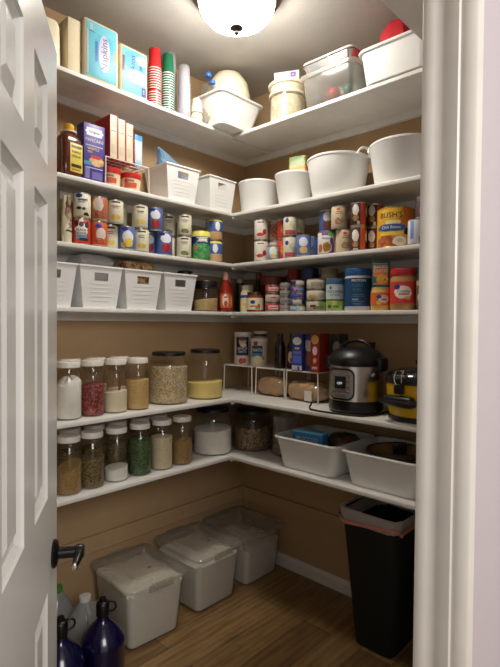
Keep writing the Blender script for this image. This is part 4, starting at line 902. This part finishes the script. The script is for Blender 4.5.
labelled_jar('powder_tub', 'big navy blue tub with white neck and bright blue lid', 'tub', -.246, -.9605, [(.056, 0), (.060, .006), (.060, .15), (.056, .158)], mat('white_tub', (206, 208, 210), .4), [(.059, .158), (.060, .160), (.060, .187), (.057, .190), (0, .190)], mat('bright_blue_lid', (40, 96, 156), .4), (.02, .146),
             art('art_navy_tub', (24, 66, 112), [('rect', -.012, .050, .014, .004, (130, 170, 150)), ('rect', -.002, .030, .02, .002, (90, 130, 160)), ('rect', 0, .064, .03, .002, (70, 110, 150)), ('rect', 0, .072, .026, .002, (70, 110, 150)), ('rect', 0, .04, .028, .002, (70, 110, 150))], .0606), .0604, grp='lidded powder tubs on the fourth shelf',
             txt=[([('PROTEIN', .016, .004, .134, 0, 0)], INKW), ([('PLANT', .018, 0, .112, 0, 0), ('FUEL', .018, -.004, .092, 0, 0)], mat('teal_print', (56, 140, 140), .5))])
labelled_jar('food_jar', 'squat orange-labelled jar carrying the teal and orange box', 'jar', -.272, -1.088, [(.037, 0), (.040, .006), (.041, .03), (.041, .08), (.036, .092)], mat('cheese_dip', (222, 180, 100), .3), [(.037, .088), (.038, .089), (.038, .099), (0, .1)], mat('clear_yellow_lid', (214, 184, 120), .3), (.022, .076),
             art('art_orange_jar', (220, 110, 44), [('spot', .016, .048, .022, .018, (230, 224, 214)), ('spot', -.006, .058, .010, .008, (52, 62, 140)), ('blob', -.008, .032, .012, .008, (236, 180, 70)), ('rect', .016, .046, .012, .003, (190, 80, 60))], .0416), .0414)
carton('teal and orange cheese box standing on the squat orange jar', -.272, -1.088, z4 + .1015, .074, .036, .117, face_door(-.272, -1.088, .05), art('art_teal_box', (20, 88, 92), [('rect', -.002, .056, .031, .046, (216, 132, 70)), ('rect', -.002, .092, .031, .006, (40, 110, 104)), ('food', .006, .034, .022, .022, (236, 190, 80), (226, 160, 50), 60), ('rect', -.028, .03, .010, .014, (30, 110, 120)), ('spot', .016, .03, .006, .006, (206, 120, 40))]),
       txt=[([('BAKED', .019, -.002, .086, 0), ('CHEESE', .017, -.002, .068, 0)], INKW)])
labelled_jar('food_jar', 'large peanut butter jar with a red lid and red label', 'jar', -.262, -1.186, [(.048, 0), (.052, .008), (.052, .132), (.048, .142), (.047, .146)], mat('peanut_butter', (186, 138, 82), .3), [(.0505, .144), (.052, .146), (.052, .170), (.049, .173), (0, .173)], mat('red_lid', (196, 44, 50), .35), (.028, .118),
             art('art_peanut', (208, 56, 50), [('spot', .002, .074, .038, .026, (232, 224, 210)), ('spot', -.024, .096, .013, .011, (50, 60, 140)), ('blob', .02, .05, .014, .006, (226, 170, 80)), ('rect', .004, .066, .02, .003, (206, 70, 60))], .0526), .0524, txt=[([('Creamy', .016, .004, .078, 0, 0)], INKB)])
labelled_jar('food_jar', 'dark jar with a deep blue lid at the jamb, right of the peanut butter', 'jar', -.250, -1.288, [(.042, 0), (.044, .006), (.044, .14), (.04, .15)], mat('dark_jar', (70, 58, 44), .3), [(.043, .148), (.0445, .15), (.0445, .176), (0, .178)], mat('deep_blue_lid', (30, 76, 110), .4), (.02, .12),
             art('art_dark_jar', (110, 96, 70), [('spot', -.016, .08, .014, .014, (30, 30, 34)), ('spot', -.014, .05, .03, .03, (226, 222, 214)), ('spot', -.02, .03, .008, .012, (196, 150, 70)), ('band', .1, .12, (190, 180, 140))], .0446), .0444)
# second row of the fourth shelf
GBK = 'tins and jars at the back of the fourth shelf'
def back(label, x, y, r, h, m, lm, lidh=.02):
    t = thing('back_row_jar', label, 'jar', (x, y, z4), 0, GBK)
    bm = new(); lathe(bm, [(r * .96, 0), (r, .005), (r, h - lidh)], 28); obj('jar_body', bm, m, t)
    bm = new(); lathe(bm, [(r * 1.01, h - lidh - .002), (r * 1.01, h - .003), (r * .95, h), (0, h)], 28); obj('lid', bm, lm, t)
DRK = mat('dark_red', (96, 26, 20), .4)
back('wide dark jar with a brownish red lid, behind the salsa jar and small tins', -.125, -.345, .070, .198, mat('dark_glass_red', (60, 26, 20), .3), mat('brown_red_lid', (124, 50, 36), .4), .045)
back('dark red tin showing above the grey tins at the back', -.150, -.518, .036, .226, DRK, mat('crimson_lid', (130, 34, 34), .4), .06)
back('dark blue tin at the back above the flat blue tins', -.150, -.618, .044, .224, mat('navy_tin', (36, 42, 84), .4), mat('navy_lid', (30, 36, 96), .4), .03)
back('cream tin at the back above the cream flat tins', -.155, -.742, .042, .216, mat('cream_tin', (176, 164, 140), .4), mat('beige_lid', (150, 140, 118), .4), .03)
back('dark jar in the shade right of the navy tub', -.185, -1.035, .030, .11, mat('dark_olive_jar', (60, 56, 40), .4), mat('dull_lid', (120, 106, 80), .4))
back('dark brown jar behind the orange jar', -.105, -1.10, .045, .185, mat('dark_brown_jar', (52, 30, 22), .4), mat('maroon_lid', (70, 26, 22), .4), .03)

# ------------------------------------------------------------------ second shelf
z2 = T[2]
t = thing('syrup_jug', 'brown syrup jug with yellow cap and yellow label on the second shelf', 'bottle', (-1.232, -.165, z2), .12)
bm = new(); loft(bm, [rrect(.086, .07, .018, 0), rrect(.092, .076, .02, .006), rrect(.092, .076, .02, .150), rrect(.084, .07, .024, .166), rrect(.056, .050, .02, .184), rrect(.036, .036, .016, .192), rrect(.034, .034, .016, .200)]); obj('bottle_body', bm, mat('brown_syrup', (92, 44, 30), .15, spec=.7), t)
bm = new(); lathe(bm, [(.0215, .196), (.0225, .198), (.0225, .220), (.019, .223), (0, .223)], 24); obj('cap', bm, mat('yellow_cap', (226, 176, 50), .4), t)
bm = new(); lathe(bm, [(.026, .186), (.034, .188), (.034, .192), (.024, .195)], 24, False, False); obj('neck_band', bm, CREAM, t)
bm = new(); box(bm, -.018, .040, -.0392, -.0383, .022, .140, .0004); lb = obj('paper_label', bm, art('art_syrup', (222, 202, 80), [('rect', .011, .126, .024, .006, (90, 60, 40)), ('rect', .011, .048, .024, .007, (70, 50, 36)), ('rect', .011, .032, .02, .003, (150, 120, 60)), ('rect', .011, .012, .026, .004, (200, 90, 60))]), t)
letters([('MAPLE', .014, .011, .104, -.0392, 0), ('SYRUP', .014, .011, .086, -.0392, 0)], INKB, t)
carton('tall purple-blue pancake mix box with a white badge, beside the syrup jug', -1.131, -.165, z2, .098, .06, .246, 0,
       art('art_pancake', (74, 62, 150), [('rect', .0, .212, .036, .016, (226, 226, 236)), ('spot', 0, .212, .042, .012, (226, 226, 236)), ('rect', .0, .154, .04, .002, (190, 190, 220)), ('food', .012, .092, .036, .022, (206, 160, 90), (230, 200, 150), 90), ('blob', .008, .108, .026, .008, (200, 60, 44)), ('rect', -.03, .078, .018, .008, (90, 160, 200)), ('band', 0, .066, (70, 58, 140)), ('rect', -.032, .036, .010, .022, (140, 134, 190)), ('rect', .014, .03, .024, .016, (120, 112, 176)), ('rect', 0, .06, .04, .002, (200, 196, 226))]),
       txt=[([('PANCAKE', .0185, 0, .176, 0)], INKW), ([('WAFFLE', .015, -.004, .140, 0), ('MIX', .013, -.020, .126, 0)], INKY), ([('Original', .015, 0, .212, 0)], INKP)], name='pancake_box')
tag(obj('cereal_bag', pouch_bm(.05, .05, .225, 12, .004, .4), art('art_white_bag', (222, 220, 214), [('blob', .006, .18, .014, .014, (96, 140, 84)), ('blob', .0, .08, .012, .012, (110, 150, 90)), ('blob', .004, .05, .010, .014, (120, 40, 50)), ('blob', .0, .14, .010, .010, (190, 190, 180))]), None, (-1.330, -.165, z2), .3), 'white bag with green leaf print at the left end of the second shelf', 'bag')
# wire riser with boxes
WR = thing('wire_rack', 'small white wire riser on the second shelf carrying tall boxes', 'rack', (-.968, -.128, z2), 0)
bm = new(); hw, hd, hh = .112, .072, .124
tube(bm, [(-hw, -hd, hh), (hw, -hd, hh), (hw, hd, hh), (-hw, hd, hh)], .003, 8, True)
for i in range(1, 8): tube(bm, [(-hw + 2 * hw * i / 8, -hd, hh), (-hw + 2 * hw * i / 8, hd, hh)], .0018, 6)
for i in range(1, 4): tube(bm, [(-hw, -hd + 2 * hd * i / 4, hh - .002), (hw, -hd + 2 * hd * i / 4, hh - .002)], .0018, 6)
obj('rack_top', bm, WIREW, WR)
for a in (-1, 1):
    for b in (-1, 1): bm = new(); tube(bm, [(a * hw, b * hd, hh), (a * (hw + .002), b * (hd + .002), .002)], .003, 8); obj('leg', bm, WIREW, WR)
zw = z2 + hh + .0035
a_sp = art('art_red_spine', (206, 64, 52), [('rect', -.002, .095, .0165, .092, (226, 214, 190)), ('rect', -.002, .150, .012, .012, (190, 170, 140)), ('rect', -.002, .120, .012, .002, (150, 120, 100)), ('rect', -.002, .04, .012, .02, (216, 204, 176))])
GBX = 'tall red and white boxes on the wire riser'
for i, (x, l) in enumerate(((-1.035, 'left, nearest the pancake mix'), (-.994, 'middle'), (-.953, 'right, nearest the blue-topped box'))):
    carton(f'tall red box with a white spine on the wire riser, {l}', x, -.128, zw, .038, .13, .190 - .008 * i, .0, a_sp, group=GBX)
carton('pale blue box with a bright blue top on the riser, right of the red boxes', -.888, -.140, zw, .044, .045, .150, .1, art('art_pale_blue', (190, 210, 226), [('band', .124, .16, (72, 150, 222)), ('rect', .0, .07, .014, .036, (222, 226, 230)), ('band', 0, .02, (150, 190, 220))]))
carton('narrow yellow packet tucked between the red boxes and the pale blue box', -.921, -.105, zw, .014, .05, .075, 0, mat('mustard_packet', (196, 160, 60), .5), name='spice_packet', cat='packet')
def lidtub(label, x, y):
    t = thing('frosting_tub', label, 'tub', (x, y, z2), face_door(x, y), 'red-lidded tubs under the wire riser')
    bm = new(); lathe(bm, [(.040, 0), (.046, .066)], 32); obj('tub_body', bm, art('art_frosting', (226, 206, 170), [('rect', 0, .03, .03, .012, (206, 90, 70)), ('spot', -.02, .05, .01, .01, (190, 60, 50)), ('band', 0, .01, (206, 60, 50)), ('rect', .0, .05, .016, .005, (150, 120, 100))], .043), t)
    bm = new(); lathe(bm, [(.047, .062), (.048, .064), (.048, .086), (.044, .088), (0, .088)], 32); obj('lid', bm, mat('bright_red_lid', (206, 44, 40), .35), t)
lidtub('red-lidded tub under the riser, next to the pancake mix box', -1.028, -.150); lidtub('red-lidded tub under the riser, next to the white basket', -.921, -.150)
GK2 = 'white slotted baskets on the second shelf'
basket('white slotted basket on the second shelf with a blue bag rising from it', -.655, -.118, z2, GK2, .212, .205, .176, .158, .165, -.04)
basket('white slotted basket on the second shelf nearest the corner', -.392, -.118, z2, GK2, .206, .205, .176, .158, .165, .02)
bl = glassy('blue_bag_film', (190, 216, 240), haze=.6, haze_col=(168, 208, 240), rough=.15, fmax=.4)
def bag_sheet():
    r = random.Random(3); bm = new(); R = []
    for k in range(12):
        f = k / 11; w = .125 + (.03 * (f - .6) if f > .6 else 0); dd = .085 * (1 - .8 * f ** 2) + .006
        R.append([(x + r.uniform(-.005, .005), y + r.uniform(-.006, .006), f * (.234 - .42 * x) + r.uniform(-.005, .005) * (k > 0)) for x, y, z in rrect(w, dd, .02, 0, 5)])
    return loft(bm, R)
tag(obj('blue_bag', bag_sheet(), bl, None, (-.665, -.105, z2 + .012)), 'translucent blue plastic bag rising out of the second shelf basket', 'bag')
def flex_tub(label, x, y, rx, ry, h, f=.78, handles=False, rz=0):
    t = thing('round_tub', label, 'tub', (x, y, z2), rz, 'white flexible round tubs on the second shelf')
    n = 44; bm = new()
    prof = [(f * .9, .003), (f * .97, 0), (f, .006), (.985, h - .012), (1.01, h - .009), (1.012, h - .002), (1.0, h), (.975, h - .003), (f - .02, .012), (f * .8, .008)]
    R = [ring(bm, [(rx * q * math.cos(2 * PI * i / n), ry * q * math.sin(2 * PI * i / n), z) for i in range(n)]) for q, z in prof]
    for a, b in zip(R, R[1:]): bridge(bm, a, b)
    bm.faces.new(R[0][::-1]); bm.faces.new(R[-1]); obj('tub_body', bm, WPL, t)
    if handles:
        for s in (-1, 1):
            bm = new(); pts = [(px_, s * (ry * .985 + .010 * math.sin(a_)), h - .01 + .034 * math.sin(a_)) for px_, a_ in [(.045 * math.cos(q * PI / 14), q * PI / 14) for q in range(15)]]
            tube(bm, pts, .0055, 8); obj('tub_handle', bm, WPL, t)
flex_tub('white round tub in the corner of the second shelf', -.188, -.290, .113, .112, .172, .84)
flex_tub('white round tub with a green and orange packet behind its rim', -.195, -.545, .100, .100, .168, .76)
flex_tub('largest white oval tub with loop handles on the second shelf', -.180, -.803, .152, .150, .190, .80, True, -.1)
flex_tub('white round tub with a loop handle at the right end of the second shelf', -.190, -1.135, .130, .142, .186, .80, True, -.1)
tag(obj('snack_pouch', pouch_bm(.10, .05, .262, 21, .004, .3), art('art_green_orange', (206, 160, 70), [('blob', 0, .235, .05, .04, (130, 150, 90)), ('blob', .01, .2, .04, .02, (226, 150, 70)), ('band', 0, .19, (214, 190, 130))]), None, (-.165, -.545, z2 + .0115), RW + .3), 'green and orange pouch sticking up behind the rim of a round tub', 'pouch')

# ------------------------------------------------------------------ topmost shelf
z1 = T[1]
t = thing('cream_canister', 'cream rounded container at the left end of the topmost shelf', 'canister', (-1.345, -.150, z1), 0)
bm = new(); loft(bm, [rrect(.13, .11, .03, 0), rrect(.135, .115, .03, .006), rrect(.13, .11, .03, .165), rrect(.12, .10, .03, .183), rrect(.09, .07, .03, .189)]); obj('canister_body', bm, CREAM, t)
NAP = mat('napkin_stack', (232, 218, 186), .8, bump=.5, bscale=60)
FILM = glassy('wrap_film', (250, 250, 250), haze=.03, fmin=.015, fmax=.2, rough=.3)
def napkins(label, x, y, z, w, d, h, rz, artm, txts):
    t = thing('napkin_pack', label, 'napkins', (x, y, z), rz, 'wrapped napkin packs on the topmost shelf')
    bm = new(); box(bm, -w / 2, w / 2, -d / 2, d / 2, 0, h, .012, 3); obj('napkin_stack', bm, NAP, t)
    bm = new(); box(bm, -w / 2 + .012, w / 2 - .012, -d / 2 - .002, -d / 2 + .002, .012, h - .012, .001); artm.node_tree.nodes['Principled BSDF'].inputs['Roughness'].default_value = .7; obj('printed_wrap', bm, artm, t)
    bm = new(); box(bm, -w / 2 - .002, w / 2 + .002, -d / 2 - .0032, d / 2 + .002, .0008, h + .002, .013, 3); obj('clear_wrap', bm, FILM, t)
    for items, m in txts: letters([(s, sz, a, b, -d / 2 - .0022, ro) for s, sz, a, b, ro in items], m, t)
an1 = art('art_napkin_cyan', (96, 190, 212), [('blob', .01, .12, .05, .08, (80, 178, 206)), ('rect', -.068, .12, .006, .10, (190, 206, 200)), ('rect', -.048, .216, .014, .020, (84, 70, 150)), ('rect', -.026, .122, .006, .042, (60, 110, 180)), ('spot', .012, .125, .026, .078, (200, 196, 222)), ('rect', .064, .128, .007, .028, (190, 160, 130)), ('band', .2, .24, (110, 196, 214))])
napkins('upright napkin pack with turquoise print and a purple badge, left of two', -1.110, -.155, z1, .165, .125, .250, 0, an1, [([('Napkins', .042, .012, .122, 1)], INKP), ([('200', .017, -.048, .216, 1)], INKW)])
carton('cream paper pack wedged behind the left napkin pack on the topmost shelf', -1.225, -.150, z1, .055, .10, .225, 0, NAP, name='paper_pack', cat='napkins')
an2 = art('art_napkin_blue', (120, 200, 224), [('blob', .0, .15, .06, .05, (96, 180, 220)), ('blob', .02, .09, .06, .03, (226, 232, 236)), ('blob', .04, .17, .03, .02, (226, 236, 240)), ('rect', -.062, .13, .009, .034, (120, 90, 110)), ('rect', .05, .034, .012, .02, (90, 80, 160)), ('rect', .034, .138, .008, .012, (70, 110, 190))])
napkins('soft tilted napkin pack with blue and white print, beside the red cups', -.944, -.150, z1, .150, .12, .215, .03, an2, [([('napkins', .040, -.010, .122, 1)], INKP), ([('100', .014, .050, .034, 1)], INKW)])
# nested cups, each cup an object of its own, turned upside down
def cup_mesh(name, rb, rt, h):
    bm = new(); lathe(bm, [(rt + .0025, 0), (rt + .003, .0015), (rt + .0025, .004), (rt, .0045), (rb, h - .004), (rb - .003, h), (rb - .008, h - .002), (0, h - .002)], 28, False, True); return finish(bm, name)
RED = mat('red_cup', (206, 36, 40), .25); GRN = mat('green_cup', (24, 112, 74), .25); CUPW = mat('white_cup_rim', (226, 220, 216), .3)
CLR = glassy('clear_cup', (250, 250, 252), haze=.34, haze_col=(250, 248, 252), fmin=.05, fmax=.35, rough=.1)
def rimmed(base):
    return art('art_rim_' + base.name, tuple(0 for _ in range(3)), []) if False else base
def cup_stack(x, y, z, me, n, pitch, m, label_top, label_mid, grp):
    for i in range(n):
        o = bpy.data.objects.new('plastic_cup', me); C.objects.link(o); o.location = (x, y, z + pitch * i)
        tag(o, label_top if i == n - 1 else label_mid, 'cup', grp)
def two_tone(name, c, rimc):
    k = NT(name); sxyz = k.node('ShaderNodeSeparateXYZ'); k.link(k.obj(), sxyz.inputs[0])
    f = k.math('LESS_THAN', sxyz.outputs[2], .0062); k.link(k.mix(f, s2l(c), s2l(rimc)), k.b.inputs['Base Color']); k.b.inputs['Roughness'].default_value = .25; return k.m
mr = cup_mesh('plastic_cup', .0262, .031, .100); mr.materials.append(two_tone('red_white_rim', (206, 36, 40), (228, 206, 200)))
cup_stack(-.812, -.183, z1, mr, 6, .0118, RED, 'red plastic cup topping the short lower red stack', 'red plastic cup nested in the lower part of the red stack', 'red cups in the lower stack')
cup_stack(-.812, -.183, z1 + .079, mr, 9, .0118, RED, 'topmost upside-down red plastic cup beside the blue napkin pack', 'red plastic cup nested in the upper part of the red stack', 'red cups in the upper stack')
mg = cup_mesh('plastic_cup', .0258, .0305, .100); mg.materials.append(two_tone('green_white_rim', (20, 104, 70), (200, 214, 206)))
cup_stack(-.736, -.185, z1, mg, 16, .0118, GRN, 'topmost upside-down green plastic cup', 'green plastic cup nested in the green stack', 'green cups')
mc = cup_mesh('plastic_cup', .0262, .0315, .105); mc.materials.append(CLR)
cup_stack(-.632, -.183, z1, mc, 14, .0122, CLR, 'topmost clear plastic cup of the front clear stack', 'clear plastic cup nested in the front clear stack', 'clear cups in the front stack')
cup_stack(-.650, -.092, z1, mc, 20, .0130, CLR, 'topmost clear plastic cup of the taller stack at the back', 'clear plastic cup nested in the taller back stack', 'clear cups in the back stack')
mw = cup_mesh('foam_cup', .0215, .0315, .075); mw.materials.append(CREAM)
for i in range(3):
    o = bpy.data.objects.new('foam_cup', mw); C.objects.link(o); o.location = (-.556, -.190, z1 + (.0, .018, .048)[i]); tag(o, ('cream foam cup at the bottom of the short stack by the corner tub', 'cream foam cup in the middle of the short stack by the corner tub', 'cream foam cup on top of the short stack by the corner tub')[i], 'cup', 'short stack of cream cups')
# corner tub with bowl and bag
tb = dishpan('white tub overhanging the corner of the topmost shelf', -.365, -.195, z1, .335, .310, .150, .235, .215, 'white dishpan tubs on the topmost shelf', 0)
t = thing('white_bowl', 'upturned white bowl domed above the corner tub', 'bowl', (-.345, -.205, z1 + .128), 0)
bm = new(); lathe(bm, [(.116, 0), (.120, .004), (.118, .07), (.104, .135), (.07, .182), (.035, .199), (0, .202)], 40, False); obj('bowl_body', bm, CREAM, t)
t = thing('zip_bag', 'clear bag with blue slider tabs lying in the corner tub', 'bag', (-.492, -.185, z1 + .018), .1)
bm = lump_bm(.030, .10, .215, 41, .005); obj('bag_film', bm, BAG, t)
bm = new(); lathe(bm, [(0, .222), (.016, .230), (.018, .24), (.010, .252), (0, .254)], 16, cx=-.01, cy=-.03); lathe(bm, [(0, .18), (.015, .188), (.016, .20), (0, .21)], 16, cx=-.006, cy=-.055); obj('slider_tab', bm, mat('blue_tab', (60, 120, 214), .35), t)
# round cream canister, rimmed pan and small box
t = thing('round_canister', 'clear round canister filled with cream pieces on the topmost shelf', 'canister', (-.205, -.505, z1), 0)
bm = new(); lathe(bm, [(.086, 0), (.092, .006), (.094, .150)], 40, True, False); obj('canister_body', bm, CLEAR, t)
bm = new(); lathe(bm, [(.097, .146), (.098, .149), (.098, .158), (.09, .16), (0, .16)], 40); obj('lid', bm, CREAM, t)
tag(obj('pasta_pieces', heap_bm(.089, .006, .135, .006, seed=50), grains('cream_pasta', (222, 206, 166), (238, 228, 204), 44, .7, (208, 190, 152)), None, (-.205, -.505, z1)), 'cream pieces filling the clear round canister', 'pasta', kind='stuff')
t = thing('cream_pan', 'round cream lidded pan stacked on the clear round canister', 'pan', (-.205, -.507, z1 + .1605), 0)
bm = new(); lathe(bm, [(.075, 0), (.088, .012), (.092, .032), (.100, .034)], 40); obj('pan_body', bm, CREAM, t)
bm = new(); lathe(bm, [(.103, .032), (.104, .036), (.104, .046), (.096, .052), (.06, .058), (0, .06)], 40); obj('lid', bm, CREAM, t)
carton('small white box with a purple mark on top of the cream pan', -.225, -.520, z1 + .222, .13, .06, .040, RW + .45, art('art_small_white_box', (232, 226, 214), [('rect', .034, .020, .014, .012, (120, 96, 170)), ('rect', .034, .020, .006, .004, (190, 170, 210))]))
# clear holiday bin
t = thing('storage_bin', 'clear lidded bin of red and green trinkets on the topmost shelf', 'bin', (-.205, -.838, z1), 0)
bm = new(); loft(bm, [rrect(.24, .245, .02, 0), rrect(.25, .255, .022, .006), rrect(.275, .280, .026, .128)], True, False); obj('bin_body', bm, glassy('cloudy_plastic', (236, 238, 238), haze=.38, haze_col=(214, 212, 206), fmin=.05, fmax=.4, rough=.15), t)
bm = new(); loft(bm, [rrect(.295, .300, .03, .124), rrect(.298, .304, .03, .130), rrect(.298, .304, .03, .140), rrect(.27, .29, .03, .146)], True, True); obj('lid', bm, FROST, t)
rnd = random.Random(12)
tr = [('red', (206, 48, 56), (-.290, -.848), .030, .028), ('green', (50, 130, 90), (-.285, -.925), .028, .026), ('dark grey', (96, 96, 96), (-.290, -.765), .028, .030)]
for nme, c, (x, y), r, zc in tr:
    bm = new(); lathe(bm, [(0, zc - r), (r * .5, zc - r * .87), (r * .87, zc - r * .5), (r, zc), (r * .87, zc + r * .5), (r * .5, zc + r * .87), (0, zc + r)], 20)
    bmesh.ops.translate(bm, vec=(0, 0, r - zc + .008), verts=bm.verts)
    tag(obj('ornament', bm, mat(nme.replace(' ', '_') + '_ornament', c, .3), None, (x, y, z1)), f'{nme} ball ornament inside the clear bin on the topmost shelf', 'ornament', 'ball ornaments in the clear bin')
tag(obj('gift_ribbon', lump_bm(.15, .20, .10, 61, .008), grains('trinket_mix', (150, 150, 140), (206, 196, 180), 26, .5, (196, 110, 90)), None, (-.165, -.845, z1 + .011)), 'mixed pale ribbons and trinkets heaped in the clear bin', 'ribbons', kind='stuff')
t = thing('foil_pan', 'shiny silver pan with white lid on top of the clear bin', 'pan', (-.205, -.828, z1 + .1475), 0)
bm = new(); loft(bm, [rrect(.22, .24, .02, 0), rrect(.25, .268, .024, .046), rrect(.265, .283, .03, .047), rrect(.265, .283, .03, .051)], True, True); obj('pan_body', bm, mat('foil', (206, 200, 196), .22, metal=.9, bump=.3, bscale=40), t)
bm = new(); loft(bm, [rrect(.262, .280, .03, .0515), rrect(.262, .280, .03, .058), rrect(.24, .26, .03, .062)], True, True); obj('lid', bm, mat('white_card', (238, 236, 232), .5), t)
dishpan('white tub with red cloth inside, right end of the topmost shelf', -.200, -1.166, z1, .330, .332, .140, .265, .285, 'white dishpan tubs on the topmost shelf')
tag(obj('red_cloth', lump_bm(.16, .19, .285, 71, .006, 22, 9), mat('red_cloth', (196, 36, 44), .6, bump=.3), None, (-.195, -1.120, z1 + .014)), 'bright red cloth bulging out of the white tub at the right end', 'cloth')

# ------------------------------------------------------------------ light and camera
w = bpy.data.worlds.new('hall_ambient'); bpy.context.scene.world = w; w.use_nodes = True  # even background added as ambient fill for the unbuilt hall
bg = w.node_tree.nodes['Background']; bg.inputs[0].default_value = (1, .965, .93, 1); bg.inputs[1].default_value = .40
hl = bpy.data.lights.new('hall_fill_light', 'AREA'); hl.energy = 20; hl.size = .9; hl.color = (1, .96, .91)  # unseen fill light, added to brighten door and lower shelves through the doorway
ho = bpy.data.objects.new('hall_fill_light', hl); C.objects.link(ho); ho.location = (-2.25, -3.25, 2.15); ho.rotation_euler = (Vector((-1.25, -.55, .75)) - Vector((-2.25, -3.25, 2.15))).to_track_quat('-Z', 'Y').to_euler()
cd = bpy.data.cameras.new('camera'); cam = bpy.data.objects.new('camera', cd); C.objects.link(cam)
cd.sensor_width = 36; cd.sensor_fit = 'AUTO'; cd.lens = 494.41 / 667 * 36; cd.clip_start = .02
R_ = Vector((.684676, -.728797, .008589)); U_ = Vector((.009949, .021128, .999727)); F_ = Vector((.72878, .684404, -.021716))
cam.matrix_world = Matrix(((R_.x, U_.x, -F_.x, -2.2263), (R_.y, U_.y, -F_.y, -2.1476), (R_.z, U_.z, -F_.z, 1.418), (0, 0, 0, 1)))
sc = bpy.context.scene; sc.camera = cam
sc.view_settings.view_transform = 'Standard'; sc.view_settings.look = 'None'; sc.view_settings.gamma = 1; sc.view_settings.exposure = .57
sc.cycles.max_bounces = 12; sc.cycles.transparent_max_bounces = 24; sc.cycles.sample_clamp_indirect = 4
